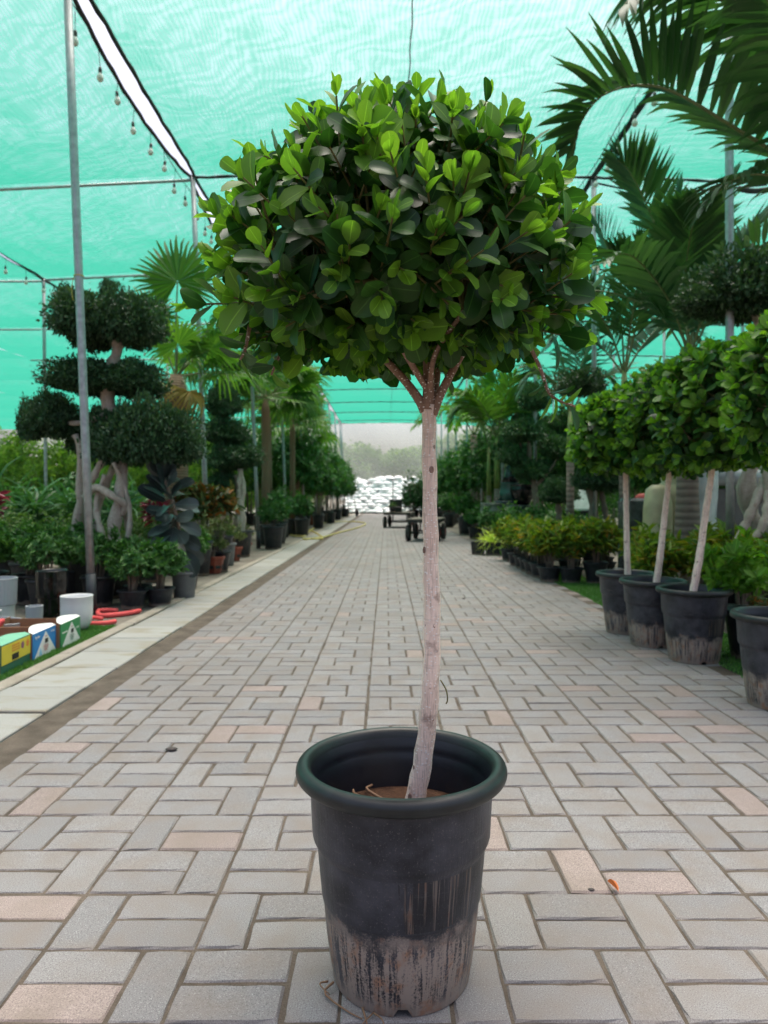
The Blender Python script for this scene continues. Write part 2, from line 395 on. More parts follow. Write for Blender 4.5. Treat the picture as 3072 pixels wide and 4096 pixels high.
def turf(name, label, x0, x1, y0, y1, n, seed, wob=0.0):
    o = tag(MB().build(name, M_TURFBASE), label, 'turf')
    o.data = MB().add([(x0, y0, -0.003), (x1, y0, -0.003), (x1, y1, -0.003), (x0, y1, -0.003)], [(0, 1, 2, 3)]).mesh(name, M_TURFBASE)
    r = np.random.default_rng(seed); P = np.stack([r.uniform(x0, x1, n), r.uniform(y0, y1, n), np.full(n, -0.003)], 1)
    P[:, 0] += wob * np.sin(P[:, 1] * 3.1)
    D = nrm(np.stack([r.normal(0, .5, n), r.normal(0, .5, n), np.full(n, 0.9)], 1)); Nn = r.normal(0, 1, (n, 3))
    me = fast_mesh('blades', *place_leaves('lance', P, D, Nn, r.uniform(.012, .024, n), .005)[:2], M_TURF, uv=None)
    tag(link('blades', me, o), kind='stuff')
    return o
turf('artificial_turf', 'strip of green artificial turf under the fruit boxes', -2.6, -1.885, 2.6, 5.0, 26000, 1, 0.012)
turf('artificial_turf', 'strip of green artificial turf in front of the croton pots', 1.80, 2.25, 2.6, 13.0, 30000, 2, 0.012)

# ------------------------------------------------------------------ net roof, frame, poles
YP = [5.55 + 3.62 * k for k in range(-1, 10)] + [39.5]           # where the poles stand along the lane
ROWS = [(-22.0, 4.75), (-14.0, 4.8), (-10.0, 4.82), (-6.15, 4.86), (-2.5, 5.06), (2.66, 5.06), (6.4, 4.95), (10.2, 4.85), (14.0, 4.8), (22.0, 4.75)]
roof = thing('shade_net', 'green woven shade net stretched over the whole nursery on wires', 'shade net')
nr = np.random.default_rng(7)
def edge_x(b, side, s, k):        # the net pulls away from the left pole row between its ties and leaves a slit of sky
    x = ROWS[b][0]
    if b == 4:
        wd = (0.085 if k <= 1 else 0.082) * (0.3 + 0.7 * np.sin(PI * s)) if k != 1 else 0.10 * (0.25 + 0.75 * np.sin(PI * s) ** 0.5)
        x = x - 0.03 * np.sin(PI * s) + (wd if side == 'r' else -wd)      # 'r': the net lying to the right of this row
    return x
for k in range(len(YP) - 1):
    for b in range(len(ROWS) - 1):
        nx, ny = 14, 22
        s = np.linspace(0, 1, ny)[:, None]; w = np.linspace(0, 1, nx)[None, :]
        xl, xr = edge_x(b, 'r', s, k) + 0 * s, edge_x(b + 1, 'l', s, k) + 0 * s
        X = xl + (xr - xl) * w; Y = YP[k] + (YP[k + 1] - YP[k]) * s + 0 * w
        zb = ROWS[b][1] + (ROWS[b + 1][1] - ROWS[b][1]) * w
        sag = nr.uniform(.10, .16); ph = nr.uniform(0, 6, 4)
        edge = (4 * w * (1 - w)) ** 0.5
        Z = zb + 0 * s + (0.05 if b == 4 else 0.0) * np.sin(PI * w) - sag * 4 * s * (1 - s) * (0.55 + 0.45 * edge)
        Z = Z + 0.012 * np.sin(X * 5.3 + ph[0]) * np.sin(PI * s) + 0.010 * np.sin(X * 11 + Y * 2.2 + ph[1]) * np.sin(PI * s) + 0.006 * np.sin(Y * 6 + ph[2])* np.sin(PI * s)
        V = np.stack([X, Y, Z], 2).reshape(-1, 3)
        idx = np.arange(nx * ny).reshape(ny, nx)
        Q = np.stack([idx[:-1, :-1], idx[:-1, 1:], idx[1:, 1:], idx[1:, :-1]], 2).reshape(-1, 4)
        link('net_panel', fast_mesh('net_panel', V, Q, M_NET), roof)
    ss = np.linspace(0, 1, 24)
    for side in ('l', 'r'):      # black hems along the slit
        wob = 0.003 * np.sin(ss * 37 + k) + 0.002 * np.sin(ss * 81)
        sg = 0.12 * 4 * ss * (1 - ss) * 0.5
        pts = np.stack([edge_x(4, side, ss, k) + wob, YP[k] + (YP[k + 1] - YP[k]) * ss, 5.045 - sg + wob], 1)
        MB().add(*tube_vf(pts, (0.021 if k < 3 else 0.014) + 0.002 * np.sin(ss * 60), 7)).build('hem', M_CORD, roof, True)
    wob = 0.006 * np.sin(ss * 41 + k)
    MB().add(*tube_vf(np.stack([2.66 + wob, YP[k] + (YP[k + 1] - YP[k]) * ss, 5.03 - 0.03 * np.sin(PI * ss) + wob], 1), 0.034 + 0.004 * np.sin(ss * 50), 7)).build('hem', M_CORD, roof, True)
    for b in (3, 6):
        MB().add(*tube_vf(np.stack([ROWS[b][0] + wob, YP[k] + (YP[k + 1] - YP[k]) * ss, ROWS[b][1] - 0.03 + wob], 1), 0.024, 6)).build('hem', M_CORD, roof, True)
    MB().add(*tube_vf(np.stack([0.22 + wob, YP[k] + (YP[k + 1] - YP[k]) * ss, 5.055 - 0.10 * 4 * ss * (1 - ss)], 1), 0.006, 5)).build('seam_cord', M_CORD, roof, True)
# hanging front edge of the roof at the far end and the net wall below it
def wall_net(name, label, pts, z0, z1, mat):
    o = tag(MB().build(name, mat), label, 'net wall'); P = spline(pts, 60); V = []; 
    zs = np.linspace(z0, z1, 12)
    for i, p in enumerate(P):
        for j, z in enumerate(zs): V.append((p[0] + 0.04 * math.sin(i * 1.3 + z), p[1] + 0.06 * math.sin(i * 0.9 + z * 1.4), z))
    idx = np.arange(60 * 12).reshape(60, 12)
    o.data = fast_mesh(name, np.array(V), np.stack([idx[:-1, :-1], idx[1:, :-1], idx[1:, 1:], idx[:-1, 1:]], 2).reshape(-1, 4), mat); return o
YE = YP[-1]
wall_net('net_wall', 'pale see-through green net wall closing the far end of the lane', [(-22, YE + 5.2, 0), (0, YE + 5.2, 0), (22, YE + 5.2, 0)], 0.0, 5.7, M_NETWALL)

frame = thing('roof_frame', 'steel cross pipes and cords carrying the green net', 'roof frame')
for k, y in enumerate(YP):
    for b in range(2, 7):
        (xa, za), (xb, zb) = ROWS[b], ROWS[b + 1]
        if b in (2, 3): MB().add(*tube_vf([(xa, y, za - 0.05), (xb - 0.0, y, zb - 0.07)], 0.02, 8)).build('cross_pipe', M_GALV, frame, True)
        else:
            s = np.linspace(0, 1, 26)
            z = za - 0.035 + (zb - za) * s + (0.045 if b == 4 else 0) * np.sin(PI * s) + 0.006 * np.sin(s * 55 + k)
            MB().add(*tube_vf(np.stack([xa + (xb - xa) * s, y + 0.005 * np.sin(s * 70), z], 1), 0.018 + 0.004 * np.sin(s * 90), 6)).build('cross_cord', M_CORD, frame, True)
P0 = [(2.66, 9.17, 4.96), (3.3, 9.15, 4.84), (4.2, 9.17, 4.87), (4.9, 9.17, 4.93)]
MB().add(*tube_vf(spline(P0, 20), 0.012, 6)).build('slack_cord', M_CORD, frame, True)
MB().add(*tube_vf(spline([(4.5, 9.12, 4.86), (4.7, 9.1, 4.82), (5.0, 9.12, 4.86)], 10), 0.035, 7)).build('folded_net_end', M_CORD, frame, True)

ords = ['first', 'second', 'third', 'fourth', 'fifth', 'sixth', 'seventh', 'eighth', 'ninth', 'tenth', 'eleventh', 'twelfth', 'thirteenth', 'fourteenth', 'fifteenth', 'sixteenth']
def pole(x0, y0, x1, z1, r, label, sleeve=0.0, tie=None):
    t = thing('pole', label, 'pole', (x0, y0, 0), group='steel poles carrying the net roof')
    MB().add(*tube_vf([((x1 - x0) * s, 0, z1 * s) for s in (sleeve / z1 * 0.9, .25, .5, .75, 1)], r, 14)).build('tube', M_GALV, t, True)
    if sleeve:
        k = (x1 - x0) / z1
        MB().add(*tube_vf([(0, 0, -0.004), (k * sleeve, 0, sleeve)], r + 0.006, 14)).build('sleeve', M_BLACKPVC, t, True)
    if tie:
        k = (x1 - x0) / z1; th = np.linspace(0, 2 * PI, 15)
        MB().add(*tube_vf(np.stack([(r + .003) * np.cos(th) + k * tie, (r + .003) * np.sin(th), tie + 0 * th], 1), 0.004, 5)).build('cord_tie', M_YCORD, t, True)
        MB().add(*tube_vf(spline([(k * tie - r, -r * .3, tie), (k * tie - r - .01, -r, tie - .1), (k * tie - r, -r, tie - .2)], 8), 0.003, 4)).build('cord_end', M_YCORD, t, True)
    return t
M_YCORD = plain('yellow cord', (0.45, 0.36, 0.06), 0.7)
for k in range(1, len(YP)):
    i = k - 1
    pole(-2.29, YP[k], -2.49, 5.03, 0.032, f'grey steel pole along the left of the lane, {ords[i]} from the front' if i < 10 else 'grey steel pole at the far left end of the lane',
         0.31 if i < 8 else 0.0, (2.63, 2.4, 2.5, 2.4)[i] if i < 4 else None)
    pole(2.68, YP[k], 2.67, 5.03, 0.032, f'grey steel pole along the right of the lane, {ords[i]} from the front' if i < 10 else 'grey steel pole at the far right end of the lane', 0.3 if i < 8 else 0.0)
for k in range(2, 8):
    pole(-6.1, YP[k], -6.15, 4.83, 0.03, f'slim pole of the outer row far left, {ords[k - 2]} from the front', 0.0)
    pole(6.4, YP[k], 6.4, 4.92, 0.03, f'slim pole of the outer row far right, {ords[k - 2]} from the front', 0.0)

# strings of unlit bulbs under the pole rows
M_BULB = plain('milky bulb', (0.62, 0.64, 0.60), 0.25, 0, 0.05); M_SOCK = plain('bulb socket', (0.05, 0.05, 0.05), 0.6)
bulb_me = MB().add(*lathe_vf([(0.0, -0.085), (0.016, -0.081), (0.028, -0.066), (0.0305, -0.05), (0.026, -0.032), (0.016, -0.012), (0.013, 0.0)], 14)).mesh('bulb', M_BULB, True)
sock_me = MB().add(*lathe_vf([(0.013, -0.006), (0.0165, -0.004), (0.0165, 0.03), (0.012, 0.045), (0.003, 0.05)], 10, True, True)).mesh('socket', M_SOCK, True)
def light_string(x, z, y0, y1, label, drop=0.17, step=0.475, nmax=40):
    t = thing('light_string', label, 'string lights', (x, y0, z))
    s = np.linspace(0, y1 - y0, 60)
    MB().add(*tube_vf(np.stack([0.01 * np.sin(s * 3), s, 0.02 * np.sin(s * 1.7)], 1), 0.005, 5)).build('cable', M_CABLE, t, True)
    y = 0.45; i = 0
    while y < y1 - y0 and i < nmax:
        dz = drop + 0.03 * math.sin(i * 2.3); dx = 0.02 * math.sin(i * 1.7)
        b = link('bulb', bulb_me, t, (dx, y, -dz - 0.04), (0.05 * math.sin(i), 0.06 * math.cos(i * 1.3), 0))
        link('socket', sock_me, b)
        MB().add(*tube_vf([(0.0, y, 0.0), (dx * .6, y, -dz * .5), (dx, y, -dz + 0.012)], 0.003, 4)).build('drop_wire', M_CABLE, t)
        y += step; i += 1
light_string(-2.62, 5.0, 5.55, 22, 'string of unlit bulbs hanging beside the bright slit in the net')
light_string(2.55, 5.0, 5.9, 20, 'string of unlit bulbs hanging along the right pole row', 0.2)
light_string(-6.1, 4.78, 9.2, 20, 'string of unlit bulbs under the outer pole row at far left', 0.14, 0.6)
# ------------------------------------------------------------------ pots
def pot_mat(name, base, dust_z, dust=(0.36, 0.20, 0.125), grain=True, rough=0.42, film=0.35):
    """black nursery plastic: dull film all over, wood-grain moulding, dried mud below dust_z"""
    m, N, L, B = new_mat(name); v = coords(N); sx = N.new('ShaderNodeSeparateXYZ'); L.new(v, sx.inputs[0])
    ang = math_n(N, L, 'ARCTAN2', sx.outputs[1], sx.outputs[0])
    cyl = N.new('ShaderNodeCombineXYZ'); L.new(math_n(N, L, 'MULTIPLY', ang, 0.16), cyl.inputs[0]); L.new(sx.outputs[2], cyl.inputs[1])
    oi = N.new('ShaderNodeObjectInfo'); L.new(math_n(N, L, 'MULTIPLY', oi.outputs['Random'], 9.0), cyl.inputs[2])
    streak = noise(N, L, mapping(N, L, cyl.outputs[0], (85, 7, 1)), 1.0, 5, 0.65, 0.6)
    cloud = noise(N, L, cyl.outputs[0], 16.0, 5, 0.6)
    fine = noise(N, L, v, 260.0, 3, 0.7)
    c = mixc(N, L, math_n(N, L, 'MULTIPLY', ramp(N, L, cloud, [(0.35, 0.0), (0.75, 1.0)]), film), base, (0.10, 0.10, 0.122))
    c = mixc(N, L, math_n(N, L, 'MULTIPLY', ramp(N, L, fine, [(0.60, 0.0), (0.72, 1.0)]), 0.5), c, (0.24, 0.215, 0.20))
    scuff = noise(N, L, mapping(N, L, cyl.outputs[0], (9, 60, 1), (0, 0, .5)), 1.0, 6, 0.7)
    c = mixc(N, L, ramp(N, L, scuff, [(0.60, 0.0), (0.70, 0.45)]), c, (0.13, 0.125, 0.13))
    # mud band: strongest under dust_z, broken by streaks
    wob = math_n(N, L, 'ADD', math_n(N, L, 'ADD', math_n(N, L, 'MULTIPLY', math_n(N, L, 'SUBTRACT', cloud, 0.5), 0.10), math_n(N, L, 'MULTIPLY', math_n(N, L, 'SUBTRACT', fine, 0.5), 0.05)), dust_z)
    up = math_n(N, L, 'MULTIPLY', math_n(N, L, 'SUBTRACT', wob, sx.outputs[2]), 32.0, clamp=True)
    brk = ramp(N, L, math_n(N, L, 'ADD', math_n(N, L, 'MULTIPLY', streak, 0.75), math_n(N, L, 'MULTIPLY', fine, 0.35)), [(0.47, 0.0), (0.56, 0.95)])
    low = math_n(N, L, 'MULTIPLY', math_n(N, L, 'SUBTRACT', 0.030, sx.outputs[2]), 60.0, clamp=True)
    mud = math_n(N, L, 'MAXIMUM', math_n(N, L, 'MULTIPLY', up, brk), math_n(N, L, 'MULTIPLY', low, 0.85))
    panel = math_n(N, L, 'MULTIPLY', math_n(N, L, 'MULTIPLY', math_n(N, L, 'GREATER_THAN', sx.outputs[2], 0.158), math_n(N, L, 'LESS_THAN', sx.outputs[2], 0.248)), math_n(N, L, 'LESS_THAN', math_n(N, L, 'ADD', math_n(N, L, 'ABSOLUTE', math_n(N, L, 'ADD', ang, 1.02)), math_n(N, L, 'MULTIPLY', math_n(N, L, 'SUBTRACT', streak, 0.5), 1.3)), 0.45))
    lines = math_n(N, L, 'MULTIPLY', panel, ramp(N, L, noise(N, L, mapping(N, L, cyl.outputs[0], (190, 4, 1)), 1.0, 3, 0.6, 0.5), [(0.53, 0.0), (0.60, 0.8)]))
    mud = math_n(N, L, 'MAXIMUM', mud, math_n(N, L, 'MULTIPLY', lines, 0.5))
    c = mixc(N, L, math_n(N, L, 'MULTIPLY', panel, 0.5), c, (0.008, 0.0085, 0.0105))
    dcol = mixc(N, L, ramp(N, L, noise(N, L, cyl.outputs[0], 34.0, 5), [(0.50, 0.0), (0.66, 1.0)]), (0.36, 0.285, 0.235), dust)
    edge = math_n(N, L, 'SUBTRACT', 1.0, math_n(N, L, 'MULTIPLY', math_n(N, L, 'ABSOLUTE', math_n(N, L, 'SUBTRACT', sx.outputs[2], math_n(N, L, 'SUBTRACT', wob, 0.014))), 60.0), clamp=True)
    mud = math_n(N, L, 'MAXIMUM', mud, math_n(N, L, 'MULTIPLY', math_n(N, L, 'MULTIPLY', edge, ramp(N, L, cloud, [(0.4, 0.1), (0.6, 1.0)])), 0.8))
    c = mixc(N, L, math_n(N, L, 'MULTIPLY', mud, 0.85), c, dcol)
    L.new(c, B.inputs['Base Color']); B.inputs['Specular IOR Level'].default_value = 0.4
    L.new(math_n(N, L, 'ADD', math_n(N, L, 'MULTIPLY', mud, 0.4), rough), B.inputs['Roughness'])
    if grain: bump(N, L, B, math_n(N, L, 'ADD', streak, math_n(N, L, 'MULTIPLY', fine, 0.3)), 0.35, 0.003)
    else: bump(N, L, B, fine, 0.15, 0.001)
    return m
M_POT = pot_mat('muddy black nursery pot', (0.016, 0.017, 0.023), 0.148, film=.6)
M_POTB = pot_mat('black plastic pot', (0.014, 0.015, 0.018), 0.03, grain=False, film=0.25)
M_POTRIM = plain('worn black pot rim', (0.012, 0.0145, 0.0148), 0.42, 0, 0.35, 30.0)
M_SOIL = blotch_mat('potting soil', (0.06, 0.03, 0.018), (0.10, 0.05, 0.028), 30.0, 0.95, 150.0)
M_ROOT = plain('dry root', (0.20, 0.115, 0.065), 0.8)

def big_pot_meshes():
    n = 96
    outer = [(0.128, 0.0), (0.130, 0.004), (0.1335, 0.028), (0.1345, 0.030), (0.142, 0.086), (0.1478, 0.148), (0.1482, 0.150), (0.1502, 0.153), (0.1508, 0.157), (0.1572, 0.222), (0.1590, 0.246),
             (0.1594, 0.2495), (0.1602, 0.252), (0.1668, 0.263), (0.1686, 0.270), (0.1725, 0.345), (0.176, 0.369)]
    inner = [(0.170, 0.385), (0.1655, 0.372), (0.1635, 0.362), (0.1635, 0.355), (0.1625, 0.353), (0.159, 0.33), (0.150, 0.28)]
    V, Fc = lathe_vf(outer, n)
    V = V.copy()
    for a in (-PI / 2 + 0.02, PI / 6, PI * 5 / 6):           # drain notches
        for j in range(n):
            th = (j * 2 * PI / n - a + PI) % (2 * PI) - PI
            if abs(th) < 0.10: V[j, 2] = 0.0135; V[n + j, 2] = 0.0145
    body = MB().add(V, Fc)
    Vi, Fi = lathe_vf(inner, n); body.add(Vi, Fi, 1)
    rim = [(0.176, 0.369)]
    for k in range(15):
        a = -0.75 * PI + k * (1.35 * PI) / 14 + PI * 0.25
        rim.append((0.1855 + 0.0150 * math.cos(a), 0.3865 + 0.0162 * math.sin(a)))
    rim.append((0.170, 0.385))
    return body.mesh('pot_body', [M_POT, M_POTIN], True), MB().add(*lathe_vf(rim, n)).mesh('rim', M_POTRIM, True)
M_POTIN = plain('pot inside', (0.010, 0.011, 0.016), 0.35, 0, 0.3, 20.0)
POT_BODY, POT_RIM = big_pot_meshes()
def soil_mesh(r, z, seed=1, lump=0.008):
    g = np.random.default_rng(seed); V = [(0, 0, z)]; Fc = []; n = 28
    for k in range(1, 6):
        for j in range(n):
            a = j * 2 * PI / n; V.append((r * k / 5 * math.cos(a), r * k / 5 * math.sin(a), z + (g.normal(0, lump) if k < 5 else -0.004)))
    for j in range(n): Fc.append((0, 1 + j, 1 + (j + 1) % n))
    for k in range(4):
        for j in range(n): Fc.append((1 + k * n + j, 1 + (k + 1) * n + j, 1 + (k + 1) * n + (j + 1) % n, 1 + k * n + (j + 1) % n))
    return MB().add(V, Fc).mesh('soil', M_SOIL, True)
SOIL_BIG = soil_mesh(0.152, 0.292)

# ------------------------------------------------------------------ ficus standards (the subject and its relatives on the right)
def bark_mat(name, a, b, spots=True):
    m, N, L, B = new_mat(name); v = coords(N)
    c = mixc(N, L, ramp(N, L, noise(N, L, mapping(N, L, v, (30, 30, 9)), 1.0, 5), [(0.35, 0.0), (0.65, 1.0)]), a, b)
    vert = noise(N, L, mapping(N, L, v, (330, 330, 22)), 1.0, 3)
    c = mixc(N, L, ramp(N, L, vert, [(0.32, 0.7), (0.52, 0.0)]), c, tuple(x * 0.6 for x in a))
    h = vert
    if spots:
        vo = nd(N, 'ShaderNodeTexVoronoi', Scale=1.0); L.new(mapping(N, L, v, (120, 120, 190)), vo.inputs['Vector'])
        sp = ramp(N, L, vo.outputs['Distance'], [(0.18, 1.0), (0.30, 0.0)])
        c = mixc(N, L, math_n(N, L, 'MULTIPLY', sp, 0.8), c, (0.95, 0.90, 0.86))
        h = math_n(N, L, 'ADD', vert, sp)
    # leaf scars and stains
    st = noise(N, L, v, 26.0, 4)
    c = mixc(N, L, ramp(N, L, st, [(0.60, 0.0), (0.70, 0.65)]), c, (0.24, 0.14, 0.105))
    ringn = noise(N, L, mapping(N, L, v, (12, 12, 140)), 1.0, 3)
    c = mixc(N, L, ramp(N, L, ringn, [(0.56, 0.0), (0.68, 0.35)]), c, tuple(x * 0.55 for x in a))
    L.new(c, B.inputs['Base Color']); B.inputs['Roughness'].default_value = 0.75; B.inputs['Specular IOR Level'].default_value = 0.25
    bump(N, L, B, h, 0.4, 0.0015)
    return m
M_BARK = bark_mat('pinkish grey ficus bark', (0.78, 0.585, 0.48), (0.96, 0.77, 0.655))
M_BARKTOP = bark_mat('brown ficus branch bark', (0.24, 0.145, 0.105), (0.30, 0.19, 0.14))
M_TWIG = plain('green brown twig', (0.16, 0.14, 0.05), 0.6, 0, 0.3, 40)
M_SCAR = plain('dark branch scar', (0.30, 0.19, 0.15), 0.85, 0, 0.4, 80)
LEAF_D, LEAF_M, LEAF_Y = (0.009, 0.034, 0.009), (0.034, 0.090, 0.016), (0.100, 0.185, 0.019)
ML = {}
for per in ('object', 'island'):
    ML['old', per] = leaf_mat('ficus leaf ' + per, LEAF_D, LEAF_M, 0.36, 0.28, per, 0.3, spec=.32)
    ML['new', per] = leaf_mat('young ficus leaf ' + per, (0.048, 0.116, 0.014), LEAF_Y, 0.42, 0.38, per, 0.45, spec=.26)
def ficus_leaf(seed, rich=True):         # obovate blade with short stalk, cupped and recurved
    g = random.Random(seed); cup, rec, twist, skew, nib = g.uniform(.04, .42), g.uniform(-.08, .32), g.uniform(-.25, .25), g.uniform(-.06, .06), g.uniform(0, .10)
    st = [(-.13, .025), (0.0, .05), (.15, .50), (.38, .86), (.62, 1.0), (.82, .92), (.94, .64), (1.0, .20)] if rich else [(-.1, .03), (0.0, .06), (.3, .8), (.65, 1.0), (.9, .62), (1.0, .1)]
    xs = (-1, -.5, 0, .5, 1) if rich else (-1, 0, 1)
    V = []; U = []
    for t, w in st:
        for x in xs:
            z = cup * .5 * (abs(x) ** 1.6) * w * .5 - rec * max(t, 0) ** 2 + 0.02 * (x == 0) * 0 + twist * x * w * t * .5
            wv = w * (1 - nib * (x > .6) * (.5 < t < .9)) * (1 + .05 * math.sin(9 * t + seed)); V.append((x * wv * .5 + skew * max(t, 0) * (1 - max(t, 0)) * 2, t, z)); U.append((x * .5 * .95 + .5, max(0, t)))
    n = len(xs); Q = []
    for i in range(len(st) - 1):
        for j in range(n - 1): Q.append((i * n + j, i * n + j + 1, (i + 1) * n + j + 1, (i + 1) * n + j))
    return np.array(V, float), np.array(Q), np.array(U)
FL = [ficus_leaf(s) for s in range(12)]; FLs = [ficus_leaf(s + 20, False) for s in range(5)]
LEAF_OBJ = {a: [fast_mesh('leaf', v, q, ML[a, 'object'], u) for v, q, u in FL] for a in ('old', 'new')}

def crown_radius(dx, dy, dz, A, AY, CU, CL):
    if dz >= 0: q = 2.15; return 1.0 / (math.hypot(dx / A, dy / AY) ** q + (dz / CU) ** q) ** (1 / q)
    p = 4.6; h = math.hypot(dx / A, dy / AY)
    return 1.0 / (h ** p + (abs(dz) / CL) ** p) ** (1 / p)
def ficus_crown(seed, dims, n_out=340, n_in=190, ls=1.0):
    """shoots: (tip, axis, layer); leaves: (pos, dir, normal, length, width, young, layer)"""
    g = random.Random(seed); shoots = []; leaves = []
    for layer, n in ((0, n_out), (1, n_in)):
        for i in range(n):
            z = 1 - 2 * (i + 0.5) / n; a = i * 2.399963 + g.uniform(-.25, .25); z = max(-.97, min(.98, z + g.uniform(-.06, .06)))
            h = math.sqrt(1 - z * z); d = Vector((h * math.cos(a), h * math.sin(a), z))
            lump = 0.045 * math.sin(3.1 * a + seed) * h + 0.04 * math.sin(5.3 * a + 4 * z + seed * 2) + g.gauss(0, .035)
            r = crown_radius(*d, *dims) * ((1.0 + lump) if layer == 0 else g.uniform(.55, .85))
            tip = d * r
            ax = Vector((d.x, d.y, d.z * .8)) + Vector((0, 0, 0.45 if z > -.3 else 0.05)) + Vector((g.gauss(0, .22), g.gauss(0, .22), g.gauss(0, .2)))
            shoots.append((tip, ax.normalized(), layer))
    for tip, ax, layer in shoots:
        b = ax.orthogonal().normalized(); c = ax.cross(b); n = g.randint(6, 9); L0 = g.uniform(.046, .063) * ls; ph = g.uniform(0, 6.28)
        for k in range(n):
            t = k / (n - 1); s = -0.068 * (1 - t) ** 0.9; a = ph + k * 2.4
            el = math.radians(18 + 50 * (1 - t) + g.uniform(-10, 12))
            rad = b * math.cos(a) + c * math.sin(a)
            D = ax * math.cos(el) + rad * math.sin(el) + Vector((g.gauss(0, .08), g.gauss(0, .08), g.gauss(0, .08)))
            D.normalize(); Nn = (ax - D * ax.dot(D)).normalized() * (1 if g.random() > .05 else -1)
            Nn = (Nn + Vector((g.gauss(0, .18), g.gauss(0, .18), g.gauss(0, .18)))).normalized()
            Ln = L0 * (0.62 + 0.5 * math.sin(PI * min(1, t * .85 + .25))) * g.uniform(.85, 1.15)
            young = layer == 0 and (t > .66 and g.random() < .85 or g.random() < (.24 if tip.z > -.02 else .10) + (.25 if ls > 1.2 else 0))
            leaves.append((tip + ax * s, D, Nn, Ln, Ln * g.uniform(.56, .76), young, layer))
        if g.random() < .45 and layer == 0:     # rolled new leaf at the tip
            leaves.append((tip, ax, b, .035, .009, True, layer))
    return shoots, leaves
def ficus_tree(name, label, loc, seed, trunk_pts, trunk_r, crown_c, branches, n_leaf, rotz=0.0, hang=(), soil=True, rich=True, group=None, view=None, dims=(.334, .310, .258, .168), dens=(340, 190, 1.0)):
    t = thing(name, label, 'potted tree', loc, rotz, group)
    p = link('pot', POT_BODY, t); link('rim', POT_RIM, p); link('soil', SOIL_BIG, p)
    tp = spline(trunk_pts, 34); g = np.random.default_rng(seed)
    rr = np.interp(np.linspace(0, 1, 34), np.linspace(0, 1, len(trunk_r)), trunk_r) * (1 + g.normal(0, .018, 34))
    rr[0] *= 1.25; V, Fc = tube_vf(tp, rr, 18)
    V = V + nrm(V - np.repeat(tp, 18, 0)) * (0.0012 * np.sin(V[:, 2:3] * 60 + V[:, 0:1] * 300))
    tr = MB().add(V, Fc).build('trunk', M_BARK, t, True)
    for i in range(16 if rich else 6):      # old branch scars standing proud of the bark
        k = int(2 + i * 28 / 16 + g.integers(0, 3)) if rich else int(3 + i * 5); k = min(k, 31)
        a = -PI / 2 + g.uniform(-1.2, 1.2); n = np.array([math.cos(a), math.sin(a), 0.1]); pos = tp[k] + n * rr[k] * 0.93
        sv, sf = lathe_vf([(0.0075, 0), (0.0070, 0.0022), (0.0045, 0.0034), (0.0028, 0.0022), (0, 0.0018)], 9)
        q = Vector(n).to_track_quat('Z', 'Y'); s = g.uniform(.4, .85)
        sv = np.array([list(q @ Vector((x * s * .8, y * s * 1.2, z * s))) for x, y, z in sv]) + pos
        MB().add(sv, sf).build('branch_scar', M_SCAR if i % 3 else M_BARK, tr, True)
    cr = link('crown', None, t, crown_c)
    cc = Vector(crown_c); brm = MB(); ends = []
    for pts, r0, r1 in branches:
        q = spline(pts, 12); brm.add(*tube_vf(q - np.array(cc), np.linspace(r0, r1, 12), 9)); ends.append(Vector(q[-1]) - cc); ends.append(Vector(q[8]) - cc)
    brm.build('branches', M_BARKTOP, cr, True)
    shoots, leaves = ficus_crown(seed, dims, *dens)
    for pts, nl in hang:                    # shoots that hang out of the ball
        q = spline([Vector(x) - cc for x in pts], 14); brt = MB().add(*tube_vf(q, np.linspace(.004, .002, 14), 6)); brt.build('hanging_shoot', M_BARKTOP, cr, True)
        gg = random.Random(seed + nl)
        for k in range(nl):
            s = 5 + k * 8.9 / nl; i = int(s); pos = Vector(q[min(i, 13)]); ax = Vector(q[min(i + 1, 13)] - q[max(0, i - 1)]).normalized()
            b = ax.orthogonal().normalized(); c = ax.cross(b); a = k * 2.4; D = (ax * .55 + (b * math.cos(a) + c * math.sin(a)) * .85 + Vector((0, 0, .15))).normalized()
            Ln = gg.uniform(.046, .062); leaves.append((pos, D, (ax + Vector((0, -.4, .3))).normalized(), Ln, Ln * .5, gg.random() < .4, 0))
    tw = MB()
    for tip, ax, layer in shoots:           # one twig per shoot, running back to the nearest branch
        e = min(ends, key=lambda q: (q - tip).length); m = tip - ax * .10; m2 = m.lerp(e, .55)
        tw.add(*tube_vf([tip, m, m2, e] if layer == 0 and tip.y < 0.15 else [tip, m, m2], [.0016, .0024, .0032, .0036][:4 if layer == 0 and tip.y < 0.15 else 3], 4, False))
    tag(tw.build('twigs', M_TWIG, cr, True), kind='stuff')
    vw = Vector(view) if view else Vector((0, 0, CAM_H)) - Vector(loc) - cc
    def score(l):                            # how large a leaf shows from the front
        P = l[0] + l[1] * l[3] * .5; return (P.normalized().dot(vw.normalized()) * .5 + (.6 if l[6] == 0 else 0) + P.length * .6 + abs(l[2].dot(vw.normalized())) * .25)
    order = sorted(range(len(leaves)), key=lambda i: -score(leaves[i])); single = set(order[:n_leaf])
    buckets = {}
    gg = random.Random(seed)
    for i, (P, D, Nn, Ln, Wd, young, layer) in enumerate(leaves):
        a = 'new' if young else 'old'
        if i in single:
            S = D.cross(Nn).normalized(); Nn = S.cross(D)
            M = Matrix((S * Wd, D * Ln, Nn * Ln)).transposed().to_4x4(); M.translation = P
            o = bpy.data.objects.new('leaf', gg.choice(LEAF_OBJ[a])); COL.objects.link(o); o.parent = cr; o.matrix_local = M
        else: buckets.setdefault((a, gg.randrange(5)), []).append((P, D, Nn, Ln, Wd))
    VV, QQ, UU, MI = [], [], [], []; off = 0
